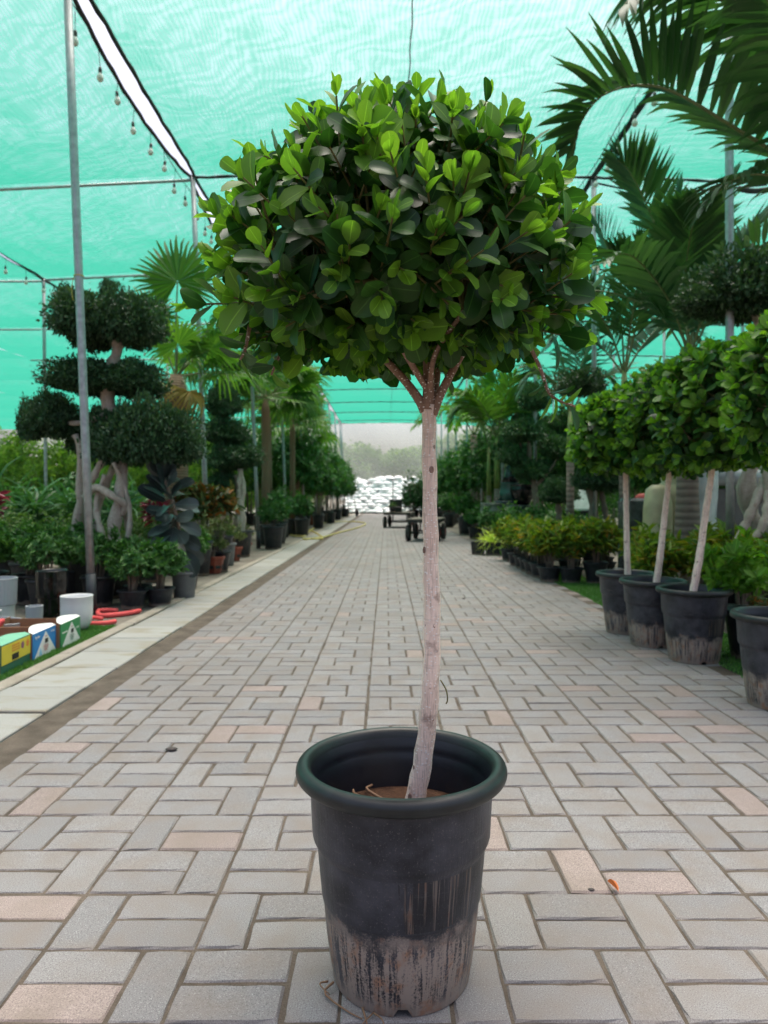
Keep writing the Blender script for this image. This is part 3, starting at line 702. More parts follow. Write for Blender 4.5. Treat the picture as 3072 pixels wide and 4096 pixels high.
    for (a, k), ls in buckets.items():
        v, q, u = place_leaves(FLs[k], *(np.array([list(x[j]) for x in ls]) for j in range(3)), np.array([x[3] for x in ls]), np.array([x[4] for x in ls]))
        VV.append(v); QQ.append(q + off); UU.append(u); MI += [1 if a == 'new' else 0] * len(q); off += len(v)
    tag(link('leaves', fast_mesh('leaves', np.vstack(VV), np.vstack(QQ), [ML['old', 'island'], ML['new', 'island']], np.vstack(UU), True, MI), cr), kind='stuff')
    return t

HX, HY = 0.0285, 1.362
def H(u, v, d=1.365): p = at(u, v, d); return (p.x - HX, p.y - HY, p.z)
hero = ficus_tree('potted_ficus_tree', 'tall ficus tree with round clipped crown in a muddy black pot, standing in the lane', (HX, HY, 0.0), 11,
    [H(1640, 3330, 1.39), H(1662, 3190, 1.39), H(1690, 3050, 1.385), H(1719, 2800), H(1728, 2580), H(1727, 2360), H(1722, 2140), H(1718, 1900), H(1716, 1740), H(1714, 1620)],
    [.0225, .0200, .0190, .0178, .0165, .0163, .0158, .0152, .0146, .0142, .0138, .0125],
    H(1602, 1056), [([H(1712, 1640), H(1715, 1530), H(1705, 1350), H(1690, 1150)], .0135, .006),
     ([H(1700, 1645), H(1670, 1590), H(1590, 1490), H(1440, 1350), H(1250, 1220)], .0105, .005),
     ([H(1728, 1660), H(1765, 1570), H(1835, 1440), H(1950, 1250)], .0105, .005),
     ([H(1722, 1640, 1.38), H(1745, 1540, 1.41), H(1760, 1400, 1.45), H(1800, 1150, 1.52)], .008, .004),
     ([H(1712, 1560), H(1660, 1480, 1.33), H(1560, 1300, 1.22), H(1500, 1120, 1.15)], .007, .004),
     ([H(1716, 1580, 1.37), H(1740, 1420, 1.30), H(1850, 1250, 1.2)], .006, .004)], 300,
    hang=[([H(2090, 1330, 1.3), H(2160, 1470, 1.3), H(2190, 1560, 1.3), H(2230, 1600, 1.3), H(2300, 1625, 1.3)], 8), ([H(1180, 1330, 1.35), H(1120, 1420, 1.33), H(1085, 1500, 1.33)], 5), ([H(1000, 1300, 1.3), H(980, 1400, 1.28), H(960, 1440, 1.28)], 5)])
# fine roots under the drain holes and a root on the soil
rt = [([(-0.125, -0.055, .012), (-.14, -.075, .006), (-.10, -.115, .004), (-.07, -.135, .003)], .0035), ([(-.07, -.118, .010), (-.062, -.145, .004), (-.06, -.165, .003), (-.04, -.15, .006)], .003),
      ([(-.05, -.128, .008), (-.035, -.15, .012), (-.03, -.17, .004)], .0025), ([(-.136, -.05, .01), (-.15, -.06, .012), (-.13, -.08, .006)], .003), ([(-.05, -.12, .004), (-.07, -.16, .007), (-.045, -.178, .003)], .002)]
rm = MB()
for pts, r in rt: rm.add(*tube_vf(spline(pts, 9), np.linspace(r, r * .4, 9) * .7, 5))
rm.build('loose_roots', M_ROOT, hero, True)
rm = MB()
for k in range(7):
    a = 2.0 + k * .33; rm.add(*tube_vf(spline([(.14 * math.cos(a), .14 * math.sin(a), .300), (.10 * math.cos(a + .3), .10 * math.sin(a + .3), .312), (.04 * math.cos(a + .1), .04 * math.sin(a), .300)], 8), .003, 5))
rm.build('surface_roots', M_ROOT, hero, True)
MB().add(*tube_vf(spline([H(1762, 2720), H(1785, 2760), H(1790, 2800), H(1784, 2815)], 8), [.0014] * 8, 4)).build('aerial_root', M_TWIG, hero, True)
# ------------------------------------------------------------------ plant kit
ML_ARALIA = leaf_mat('feathery shrub leaf', (0.020, 0.060, 0.018), (0.055, 0.125, 0.028), 0.42, 0.25)
ML_SMALL = leaf_mat('small shrub leaf', (0.022, 0.055, 0.016), (0.075, 0.125, 0.028), 0.5, 0.25)
ML_DARK = leaf_mat('dark topiary leaf', (0.014, 0.034, 0.018), (0.038, 0.074, 0.032), 0.42, 0.18)
ML_BROAD = leaf_mat('broad dark leaf', (0.016, 0.055, 0.016), (0.05, 0.12, 0.028), 0.38, 0.25)
ML_LIME = leaf_mat('loose pale green leaf', (0.045, 0.10, 0.022), (0.13, 0.20, 0.045), 0.5, 0.35)
ML_CROT = leaf_mat('croton leaf', (0.030, 0.070, 0.014), (0.10, 0.155, 0.018), 0.35, 0.25, accents=[(0.80, (0.20, 0.20, 0.02)), (0.97, (0.36, 0.25, 0.03)), (1.0, (0.40, 0.14, 0.03))])
ML_RED = leaf_mat('red croton leaf', (0.020, 0.045, 0.014), (0.055, 0.075, 0.02), 0.45, 0.25, accents=[(0.75, (0.16, 0.08, 0.02)), (1.0, (0.42, 0.15, 0.02))], tcol=(1.6, 1.2, 0.8))
ML_PURP = leaf_mat('purple leaf', (0.035, 0.006, 0.012), (0.13, 0.02, 0.035), 0.35, 0.25, tcol=(1.6, 0.8, 0.9))
ML_STRAP = leaf_mat('strap leaf', (0.018, 0.055, 0.022), (0.05, 0.115, 0.04), 0.4, 0.25)
ML_SPID = leaf_mat('variegated spider leaf', (0.20, 0.26, 0.05), (0.42, 0.44, 0.14), 0.5, 0.35, rib=0.0)
ML_SUCC = leaf_mat('grey green succulent leaf', (0.055, 0.075, 0.03), (0.13, 0.15, 0.06), 0.6, 0.15)
ML_PALM = leaf_mat('palm leaflet', (0.013, 0.042, 0.015), (0.038, 0.084, 0.028), 0.40, 0.22, rib=0.15)
ML_PALML = leaf_mat('light palm leaflet', (0.030, 0.080, 0.014), (0.075, 0.150, 0.022), 0.42, 0.35, rib=0.2)
ML_FAN = leaf_mat('fan palm segment', (0.026, 0.070, 0.014), (0.066, 0.125, 0.022), 0.45, 0.38, rib=0.25)
ML_FANDRY = leaf_mat('dry fan palm segment', (0.16, 0.11, 0.03), (0.30, 0.21, 0.06), 0.7, 0.3, tcol=(1.4, 1.2, 0.7))
M_RACHIS = plain('palm rachis', (0.12, 0.15, 0.05), 0.5, 0, 0.2, 20)
M_SHAFT = plain('green crownshaft', (0.17, 0.22, 0.05), 0.45, 0, 0.25, 9)
def ring_bark(name, a, b, sc=28.0):
    m, N, L, B = new_mat(name); v = coords(N)
    w = nd(N, 'ShaderNodeTexWave', Scale=sc / 6.28, Distortion=1.5, Detail=2.0); w.bands_direction = 'Z'; L.new(v, w.inputs['Vector'])
    c = mixc(N, L, ramp(N, L, w.outputs['Fac'], [(0.1, 1.0), (0.45, 0.0)]), a, b)
    c = mixc(N, L, math_n(N, L, 'MULTIPLY', noise(N, L, v, 14.0, 4), 0.6), c, tuple(x * 0.7 for x in a))
    L.new(c, B.inputs['Base Color']); B.inputs['Roughness'].default_value = 0.85; bump(N, L, B, w.outputs['Fac'], 0.5, 0.01); return m
M_PTRUNK = ring_bark('ringed palm trunk', (0.20, 0.155, 0.125), (0.11, 0.085, 0.07))
M_FTRUNK = ring_bark('fibrous brown palm trunk', (0.24, 0.16, 0.095), (0.10, 0.065, 0.04), 60.0)
M_GBARK = bark_mat('pale banyan bark', (0.40, 0.33, 0.275), (0.53, 0.455, 0.39), False)
M_DBARK = bark_mat('grey brown bark', (0.17, 0.13, 0.10), (0.24, 0.19, 0.15), False)
M_TERRA = plain('terracotta red plastic', (0.26, 0.055, 0.032), 0.5, 0, 0.25, 14)
M_GREYPOT = plain('grey plastic pot', (0.13, 0.135, 0.14), 0.5, 0, 0.2, 10)

def rosette_bush(seed, R, Hh, n_ros, per, L, wl, tpl='oval', z0=0.12, upright=0.5, spread=(35, 80), mats=None, flat=0.0):
    g = np.random.default_rng(seed); n = n_ros
    u = g.uniform(0, 1, n); th = g.uniform(0, 2 * PI, n); cz = g.uniform(-0.15, 1, n); h = np.sqrt(np.clip(1 - cz * cz, 0, 1))
    rad = g.uniform(.45, 1.0, n) ** .6 * (1 + .13 * np.sin(3 * th + seed) + .1 * np.sin(5 * th + 4 * cz))
    d = np.stack([h * np.cos(th), h * np.sin(th), cz], 1)
    C = np.stack([R * rad * d[:, 0], R * rad * d[:, 1], z0 + (Hh - z0) * np.clip((rad * (cz * .55 + .45)), 0, 1.15)], 1)
    A = nrm(np.stack([d[:, 0], d[:, 1], d[:, 2] * .6 + upright], 1) + g.normal(0, .22, (n, 3)))
    parts = []
    for k in range(per):
        b = nrm(np.cross(A, g.normal(0, 1, (n, 3)))); el = np.radians(g.uniform(*spread, n))[:, None]
        D = A * np.cos(el) + b * np.sin(el); D[:, 2] -= flat * g.uniform(0, 1, n)
        Ls = L * g.uniform(.65, 1.15, n); P = C - A * (L * .8 * (k / per))[..., None] if False else C - A * (L * .9 * k / per)
        parts.append(place_leaves(tpl, P, D, A + g.normal(0, .25, (n, 3)), Ls, Ls * wl))
    return join_leaves(parts)
def bush_mesh(name, mat, *a, **k):
    V, Q, U = rosette_bush(*a, **k); return fast_mesh(name, V, Q, mat, U)
def pad_mesh(name, mat, seed, rx, ry, rz, n, L, flat=0.35):
    """clipped cloud of small leaves, flat underneath, denser at the skin, with holes"""
    g = np.random.default_rng(seed); d = nrm(g.normal(0, 1, (n, 3)))
    lump = 1 + .15 * np.sin(4.1 * d[:, 0] + 3 * d[:, 1] + seed) + .11 * np.sin(7.3 * d[:, 1] - 5 * d[:, 2] + seed * 2) + .06 * np.sin(13 * d[:, 0] + 9 * d[:, 2])
    rr = np.where(g.uniform(0, 1, n) < .72, g.uniform(.86, 1.04, n), g.uniform(.35, .86, n)) * lump
    P = d * rr[:, None] * np.array([rx, ry, rz]); P[:, 2] = np.where(P[:, 2] < 0, P[:, 2] * flat, P[:, 2])
    stray = g.uniform(0, 1, n) < .09; P[stray] *= g.uniform(1.02, 1.22, stray.sum())[:, None]
    D = nrm(d + g.normal(0, .7, (n, 3)) + np.array([0, 0, .25])); Nn = d * .8 + np.array([0, 0, .5]) + g.normal(0, .6, (n, 3))
    Ls = L * g.uniform(.7, 1.2, n) * np.where(rr < .8, 1.5, 1.0)
    V, Q, U = place_leaves('oval', P, D, Nn, Ls, Ls * .62); return fast_mesh(name, V, Q, mat, U)

def frond_mesh(name, pts, mat, n=34, ll=0.42, w=0.032, vee=0.35, droop=0.25, fwd=0.55, start=0.16, seed=0, r0=0.012, side_up=None, seg=3):
    """pinnate palm frond: rachis through pts, leaflets both sides; w = leaflet width"""
    g = random.Random(seed); R = spline(pts, 26); T = nrm(np.gradient(R, axis=0)); mb_v = []; mb_q = []; uv = []; off = 0
    tv, tf = tube_vf(R, np.linspace(r0, .002, 26), 5, False); mb_v.append(tv); mb_q += [list(f) for f in tf]; uv += [(.5, .5)] * len(tv); off = len(tv); nr_ = len(tf)
    for i in range(n):
        t = start + (1 - start) * (i + .5) / n
        for sg in (-1, 1):
            tt = min(.999, max(0, t + g.uniform(-.008, .008))); k = tt * 25; k0 = int(k); f = k - k0; p = R[k0] * (1 - f) + R[min(25, k0 + 1)] * f; tg = T[k0]
            sd = np.cross(tg, (0, 0, 1.0)); sn = np.linalg.norm(sd); sd = sd / sn if sn > .05 else np.array([1.0, 0, 0]); up = np.cross(sd, tg)
            if side_up is not None: sd, up = side_up(tg, sd, up)
            s = (t - start) / (1 - start); L = ll * (0.45 + 0.75 * math.sin(PI * min(.97, .18 + s * .72))) * (1 - .35 * s * s) * g.uniform(.85, 1.1)
            D = nrm(sd * sg * (1 - .35 * s) + tg * (fwd + .5 * s) + up * (vee + g.uniform(-.12, .12)))
            W = np.cross(D, nrm(up + .3 * sd * sg)); W = nrm(W) * w * (.7 + .6 * math.sin(PI * min(1, .2 + s * .6)))
            q = p.copy(); d = D.copy(); ws = (.35, 1.0, .85, .05) if seg == 3 else (.35, .9, 1.0, .8, .45, .04); dr = droop * g.uniform(.4, 1.6)
            for j, wj in enumerate(ws):
                mb_v.append(np.array([q - W * wj * .5, q + W * wj * .5])); uv += [(.1, j / (len(ws) - 1)), (.9, j / (len(ws) - 1))]
                if j: mb_q.append([off - 2, off - 1, off + 1, off])
                off += 2; d = nrm(d + np.array([0, 0, -dr * (j + .6) / (len(ws) - 1)])); q = q + d * L / (len(ws) - 1)
    me = fast_mesh(name, np.vstack(mb_v), np.array(mb_q), [M_RACHIS, mat], np.array(uv), False, [0] * nr_ + [1] * (len(mb_q) - nr_))
    return me
def fan_mesh(name, mat, Rr=0.5, n=34, seed=0, span=310, droop=0.25, pet=0.6):
    """fan palm leaf: stalk from the origin along +x, pleated blade at its end facing up"""
    g = random.Random(seed); V = []; Q = []; UVs = []
    tv, tf = tube_vf(spline([(0, 0, 0), (pet * .5, 0, .05), (pet, 0, .03)], 8), np.linspace(.014, .007, 8), 5, False)
    V += [tuple(x) for x in tv]; Q += [list(f) for f in tf]; UVs += [(.5, .5)] * len(tv); nt = len(tf); c = (pet, 0, .03)
    for i in range(n):
        a = math.radians(-span / 2 + span * (i + .5) / n); da = math.radians(span / n) * .5; L = Rr * (.82 + .25 * math.cos(a * .5)) * g.uniform(.92, 1.05); dp = droop * g.uniform(.3, 1.8)
        o = len(V); m = .58 + g.uniform(-.05, .05)
        def pt(r, aa, z): return (c[0] + L * r * math.cos(aa), c[1] + L * r * math.sin(aa), c[2] + z)
        pl = .02 * (1 if i % 2 else -1)
        V += [pt(.02, a - da, 0), pt(.02, a + da, 0), pt(m, a - da, -.02 + pl), pt(m, a + da, -.02 - pl), pt(.82, a - da * .45, -L * dp * .3), pt(.82, a + da * .45, -L * dp * .3), pt(.99, a - .01, -L * dp), pt(.99, a + .01, -L * dp)]
        UVs += [(.1, 0), (.9, 0), (.1, .5), (.9, .5), (.1, .8), (.9, .8), (.4, 1), (.6, 1)]
        for k in range(3): Q.append([o + 2 * k, o + 2 * k + 1, o + 2 * k + 3, o + 2 * k + 2])
    return fast_mesh(name, np.array(V), np.array(Q), [M_RACHIS, mat], np.array(UVs), False, [0] * nt + [1] * (len(Q) - nt))

# round pots, unit sizes
def pot_mesh(R, h, mat, base=0.76, rim=0.012, n=28):
    r = R - rim
    pr = [(r * base * .97, 0), (r * base, .004), (r * (base + (1 - base) * .9), h * .86), (r, h * .9), (R, h * .905), (R + .002, h * .95), (R, h * .995), (R - .004, h), (R - .016, h * .99), (R - .02, h * .9), (R - .03, h * .8)]
    return MB().add(*lathe_vf(pr, n, True)).mesh('pot', mat, True)
POTS = {'low': pot_mesh(.125, .15, M_POTB), 'mid': pot_mesh(.15, .25, M_POTB), 'tall': pot_mesh(.19, .40, M_POTB, .8), 'grey': pot_mesh(.122, .235, M_GREYPOT, .84),
        'terra': pot_mesh(.105, .26, M_TERRA, .85), 'tub': pot_mesh(.33, .446, M_POTB, .85)}
PDIM = {'low': (.125, .15), 'mid': (.15, .25), 'tall': (.19, .40), 'grey': (.122, .235), 'terra': (.105, .26), 'tub': (.33, .446)}
SOILS = {k: soil_mesh(PDIM[k][0] * .88, PDIM[k][1] * .86, 3, .004) for k in PDIM}
def stems_mesh(seed, n, r, h, spread, mat, z0=0.0):
    g = random.Random(seed); m = MB()
    for i in range(n):
        a = g.uniform(0, 6.28); s = spread * g.uniform(.3, 1); b = spread * .25
        m.add(*tube_vf(spline([(b * math.cos(a), b * math.sin(a), z0), (s * .6 * math.cos(a + .3), s * .6 * math.sin(a + .3), z0 + h * .55), (s * math.cos(a), s * math.sin(a), z0 + h)], 6), np.linspace(r, r * .5, 6), 5))
    return m.mesh('stems', mat, True)
ST_GREEN = stems_mesh(1, 7, .009, .24, .10, M_DBARK); ST_TALL = stems_mesh(2, 6, .014, .9, .22, M_DBARK)
def potted(name, label, cat, x, y, pot, fol, stems=ST_GREEN, group=None, rot=0.0, s=1.0, sp=1.0, part='foliage', z=0.0, fz=0.0):
    t = thing(name, label, cat, (x, y, z), rot, group)
    if pot:
        p = link('pot', POTS[pot], t, scale=sp); link('soil', SOILS[pot], p); h = PDIM[pot][1] * .86 * sp
    else: h = 0
    if stems: link('stems', stems, t, (0, 0, h - .01), scale=s)
    tag(link(part, fol, t, (0, 0, h + fz), scale=s), kind='stuff')
    return t
B_ARALIA = [bush_mesh('foliage', ML_ARALIA, 30 + k, .20, .36, 190, 8, .050, .40, 'lance', .06, .5, (30, 75), flat=.2) for k in range(3)]
B_SMALL = [bush_mesh('foliage', ML_SMALL, 40 + k, .30, .50, 300, 8, .034, .5, 'oval', .05, .4) for k in range(3)]
B_BROAD = [bush_mesh('foliage', ML_BROAD, 50 + k, .34, .75, 200, 7, .105, .46, 'oval', .08, .3, flat=.35) for k in range(3)]
B_CROT = [bush_mesh('foliage', ML_CROT, 60 + k, .17, .40, 70, 10, .105, .24, 'lance', .10, .8, (25, 75)) for k in range(4)]
B_RED = [bush_mesh('foliage', ML_RED, 70 + k, .22, .50, 50, 9, .12, .3, 'lance', .12, .6, (35, 85)) for k in range(2)]
B_STRAP = [bush_mesh('foliage', ML_STRAP, 80 + k, .14, .55, 26, 10, .55, .06, 'strap', .25, .7, (15, 75), flat=.5) for k in range(2)]
B_SPID = bush_mesh('foliage', ML_SPID, 85, .05, .10, 12, 12, .26, .05, 'strap', .04, .8, (15, 80), flat=.5)
B_LIME = [bush_mesh('foliage', ML_LIME, 90 + k, .70, 1.75, 420, 8, .13, .16, 'lance', .25, .5, (25, 85), flat=.5) for k in range(3)]
B_TALL = [bush_mesh('foliage', ML_BROAD, 100 + k, .62, 2.0, 420, 7, .15, .36, 'oval', .35, .3, (30, 85), flat=.45) for k in range(3)]
B_SUCC = [bush_mesh('foliage', ML_SUCC, 110 + k, .15, .26, 60, 8, .045, .4, 'oval', .03, .6, (20, 70)) for k in range(2)]
B_PURP = bush_mesh('foliage', ML_PURP, 120, .25, .7, 14, 7, .26, .3, 'oval', .3, .5, (40, 80), flat=.3)

# ------------------------------------------------------------------ left side
GA = 'feathery shrubs in low black pots on the left'
p = on_ground(513, 2440); potted('potted_shrub', 'feathery green shrub in a low black pot just right of the first left pole', 'potted plant', p.x, p.y + .1, 'low', B_ARALIA[0], group=GA, s=1.05)
p = on_ground(624, 2428); potted('potted_shrub', 'feathery green shrub in a low black pot beside the rubber plant', 'potted plant', p.x, p.y + .1, 'low', B_ARALIA[1], group=GA, rot=1.0, s=1.1)
potted('potted_shrub', 'feathery green shrub standing behind the first left pole', 'potted plant', -2.42, 6.0, 'mid', B_ARALIA[2], group=GA, rot=2.0, s=1.1)
potted('potted_shrub', 'bright feathery shrub behind the two red tubes and pole', 'potted plant', -2.15, 6.15, 'low', B_ARALIA[1], group=GA, rot=4.0, s=1.15)
potted('potted_shrub', 'feathery green shrub behind the grey pot of the rubber plant', 'potted plant', -2.0, 7.1, 'mid', B_ARALIA[0], group=GA, rot=2.0, s=1.15)
for i, (x, y) in enumerate([(-2.75, 5.75), (-3.05, 6.1), (-3.3, 5.7), (-3.5, 6.3), (-2.85, 6.5)]):
    potted('potted_shrub', 'glossy feathery shrub in the crowd behind the stacked planters', 'potted plant', x, y, 'mid', B_ARALIA[i % 3], group='feathery shrubs behind the planters', rot=i * 1.3, s=1.15 + .1 * (i % 3))
for i, (x, y) in enumerate([(-3.2, 7.3), (-3.65, 7.2), (-4.05, 7.5), (-4.5, 7.3), (-3.4, 7.9), (-2.75, 7.9), (-2.95, 8.7)]):
    potted('small_leaved_shrub', 'low small-leaved shrub in the bed left of the tall bonsai', 'shrub', x, y, 'mid', B_SMALL[i % 3], group='small-leaved shrubs in the left bed', rot=i, s=1.0 + .07 * (i % 3))
for i, (x, y) in enumerate([(-3.35, 9.0), (-3.9, 9.2), (-4.5, 9.0), (-5.1, 9.3)]):
    potted('strap_leaved_plant', f'arching strap-leaved plant in the left bed, {ords[i]} from the tall bonsai', 'plant', x, y, 'tall', B_STRAP[i % 2], None, group='strap-leaved plants in the left bed', rot=i * 2.1, s=1.0)
for i, (x, y) in enumerate([(-4.0, 10.6), (-4.7, 10.4), (-5.4, 10.7), (-6.1, 10.4), (-3.3, 10.7), (-2.9, 11.3), (-2.7, 9.9)]):
    potted('broad_leaved_shrub', 'dark broad-leaved shrub in the hedge-like row on the left', 'shrub', x, y, 'tall', B_BROAD[i % 3], group='broad-leaved shrubs on the left', rot=i * 1.7, s=1.0 + .06 * (i % 2))
for i, (x, y) in enumerate([(-4.4, 13.6), (-5.6, 14.2), (-6.8, 13.6), (-8.0, 14.8), (-3.6, 15.0), (-7.2, 17.0), (-9.0, 17.5), (-5.2, 17.4), (-10.5, 19.5), (-8.2, 20.5)]):
    potted('loose_shrub', 'loose yellow green feathery shrub in the far left of the nursery', 'shrub', x, y, 'tall', B_LIME[i % 3], ST_TALL, group='loose pale shrubs far left', rot=i * 1.9, s=.95 + .08 * (i % 3))
potted('purple_leaved_plant', 'plant with large dark red leaves at the left edge', 'plant', -4.42, 7.75, 'mid', B_PURP, None, rot=.6, s=.95, fz=.12)
potted('red_croton', 'orange and bronze leaved croton behind the rubber plant', 'plant', -2.35, 8.6, 'tall', B_RED[0], rot=.4, s=1.25, fz=.1)
potted('red_croton', 'bronze leaved croton above the succulents beside the second left pole', 'plant', -2.05, 8.75, 'mid', B_RED[1], rot=1.4, s=1.2, fz=.25)
potted('red_leaved_plant', 'dark red leaved plant behind the bonsai roots', 'plant', -2.5, 7.7, 'mid', B_PURP, None, rot=3.6, s=.5, fz=.3)

# rubber plant with each leaf a piece of its own
ML_RUB = leaf_mat('dusky rubber plant leaf', (0.022, 0.031, 0.029), (0.046, 0.060, 0.057), 0.36, 0.10, 'object', 0.4, tcol=(1.2, 0.8, 0.6), spec=0.5)
rub_leaf = [fast_mesh('leaf', v * np.array([1, 1, 1.2]), q, ML_RUB, u) for v, q, u in (ficus_leaf(s + 40) for s in range(4))]
p = on_ground(724, 2396)
rub = thing('rubber_plant', 'rubber plant with large dusky blue green leaves in a grey pot', 'potted plant', (p.x, p.y + .1, 0))
q = link('pot', POTS['grey'], rub); link('soil', SOILS['grey'], q)
MB().add(*tube_vf(spline([(0, 0, .18), (-.015, 0, .45), (-.08, 0, .78), (-.18, 0, 1.08)], 14), np.linspace(.020, .010, 14), 9)).build('stem', M_BARKTOP, rub, True)
g = random.Random(5)
for i in range(48):
    t = i / 47; z = .46 + .62 * t; a = i * 2.4 + g.uniform(-.3, .3); a += .75 * math.sin(-PI / 2 - a); el = math.radians(-52 + 105 * t + g.uniform(-16, 16)); xo = -.03 - .16 * t
    D = Vector((math.cos(a) * math.cos(el), math.sin(a) * math.cos(el), math.sin(el))); up = Vector((g.gauss(0, .3), -.75, .6)); Nn = (up - D * up.dot(D)).normalized()
    S = D.cross(Nn).normalized(); Nn = S.cross(D); Ln = g.uniform(.20, .29) * (1 - .12 * t); M = Matrix((S * Ln * .56, D * Ln, Nn * Ln)).transposed().to_4x4(); M.translation = Vector((xo, 0, z)) + D * .035
    o = bpy.data.objects.new('leaf', rub_leaf[i % 4]); COL.objects.link(o); o.parent = rub; o.matrix_local = M

# octagonal red bonsai pots with succulents
def oct_pot():
    prof = [(.072, 0), (.085, .0), (.085, .018), (.092, .03), (.112, .125), (.112, .132), (.128, .15), (.128, .172), (.112, .176), (.105, .15)]
    m = MB().add(*lathe_vf(prof, 8, True)); me = m.mesh('pot', M_TERRA); return me
OCT = oct_pot(); M_PANEL = plain('dark pot panel', (0.012, 0.014, 0.014), 0.4)
def oct_plant(label, x, y, s, i):
    t = thing('potted_succulent', label, 'potted plant', (x, y, 0), .39 + .1 * i, 'succulents in red octagonal pots'); pt = link('pot', OCT, t, scale=s)
    for k in range(8):
        a = (k + .5) * PI / 4
        if math.sin(a) < .5:
            v, f = box_vf((0, 0, 0), (.055, .004, .06)); v = np.array(v); rr = .0985
            tilt = -.2; v = np.stack([v[:, 0], v[:, 1] * math.cos(tilt) - v[:, 2] * math.sin(tilt), v[:, 1] * math.sin(tilt) + v[:, 2] * math.cos(tilt)], 1)
            b = a - PI / 2; v = np.stack([v[:, 0] * math.cos(b + PI) - v[:, 1] * math.sin(b + PI) + rr * .955 * math.cos(a), v[:, 0] * math.sin(b + PI) + v[:, 1] * math.cos(b + PI) + rr * .955 * math.sin(a), v[:, 2] + .08], 1)
            MB().add(v, f).build('panel', M_PANEL, pt)
    MB().add(*lathe_vf([(0, .155), (.108, .155)], 8)).build('soil', M_SOIL, pt)
    link('stems', ST_GREEN, t, (0, 0, .15), scale=.8); tag(link('foliage', B_SUCC[i % 2], t, (0, 0, .2), scale=s * 1.0), kind='stuff')
for i, (u, v, s) in enumerate([(842, 2296, 1.15), (772, 2305, 1.1), (925, 2246, 1.15), (968, 2220, 1.1)]):
    p = on_ground(u, v)
    oct_plant(['succulent in the nearest red octagonal pot with dark panels', 'succulent in a red octagonal pot half hidden behind the rubber plant', 'succulent in the red octagonal pot right of the tall grey pot', 'succulent in the last red octagonal pot of the row'][i], p.x, p.y + .12, s, i)
for i, (x, y) in enumerate([(-2.22, 8.35), (-2.25, 9.6)]):
    potted('cushion_succulent', ['grey green cushion succulent behind the nearest octagonal pot', 'grey green cushion succulent on the shelf of pots behind the second pole'][i], 'plant', x, y, 'tall', B_SUCC[i], rot=i, s=1.3, sp=1.0)
p = on_ground(893, 2262); potted('potted_shrub', 'small shrub in a tall narrow grey pot between the octagonal pots', 'potted plant', p.x, p.y + .1, 'grey', B_SMALL[0], s=.5, sp=1.25, fz=.05)

# bonsai trees: roots, trunk, clipped pads
PADS_L = [pad_mesh('pad', ML_DARK, s, .52, .45, .30, 8500, .040) for s in (1, 2, 3)]
PADS_S = [pad_mesh('pad', ML_DARK, s, .30, .28, .22, 3600, .036, .5) for s in (4, 5, 6)]
PADS_X = [pad_mesh('pad', leaf_mat('dark topiary leaf far', (0.016, 0.04, 0.018), (0.04, 0.085, 0.03), .45, .2), s, .42, .38, .24, 3000, .055, .5) for s in (7, 8)]
def bonsai(label, loc, trunks, pads, pot=None, group=None, sp=1.0, mat=None, cat='bonsai tree'):
    t = thing('bonsai_tree', label, cat, loc, 0, group)
    if pot: q = link('pot', POTS[pot], t, scale=sp); link('soil', SOILS[pot], q)
    tm = MB()
    for pts, r0, r1 in trunks:
        s = spline(pts, 16); tm.add(*tube_vf(s, np.linspace(r0, r1, 16) * (.82 + .12 * np.sin(np.arange(16) * 1.7 + len(tm.v)) + .07 * np.sin(np.arange(16) * 3.9)), 10))
    tm.build('trunk', mat or M_GBARK, t, True)
    for me, c, sc, rz in pads: tag(link('foliage_pad', me, t, c, (0, 0, rz), sc), kind='stuff')
    return t
def tier(c, w, h, n, seed, pads=None):        # an uneven clipped tier made of overlapping clouds
    g_ = random.Random(seed); out = []
    for i in range(n):
        a = i * 2 * PI / n + g_.uniform(-.4, .4); r = w * .5 * g_.uniform(.38, .62); s = w / 1.05 * g_.uniform(.72, 1.0)
        out.append(((pads or PADS_S)[i % 3], (c[0] + r * math.cos(a), c[1] + r * .7 * math.sin(a), c[2] - h * .22 + g_.uniform(-.12, .16) * h), (s, s, h / .30 * g_.uniform(.75, 1.05)), a))
    return out
BX, BY = -2.60, 6.6
def B(u, v, d=6.6): q = at(u, v, d); return (q.x - BX, q.y - BY, q.z)
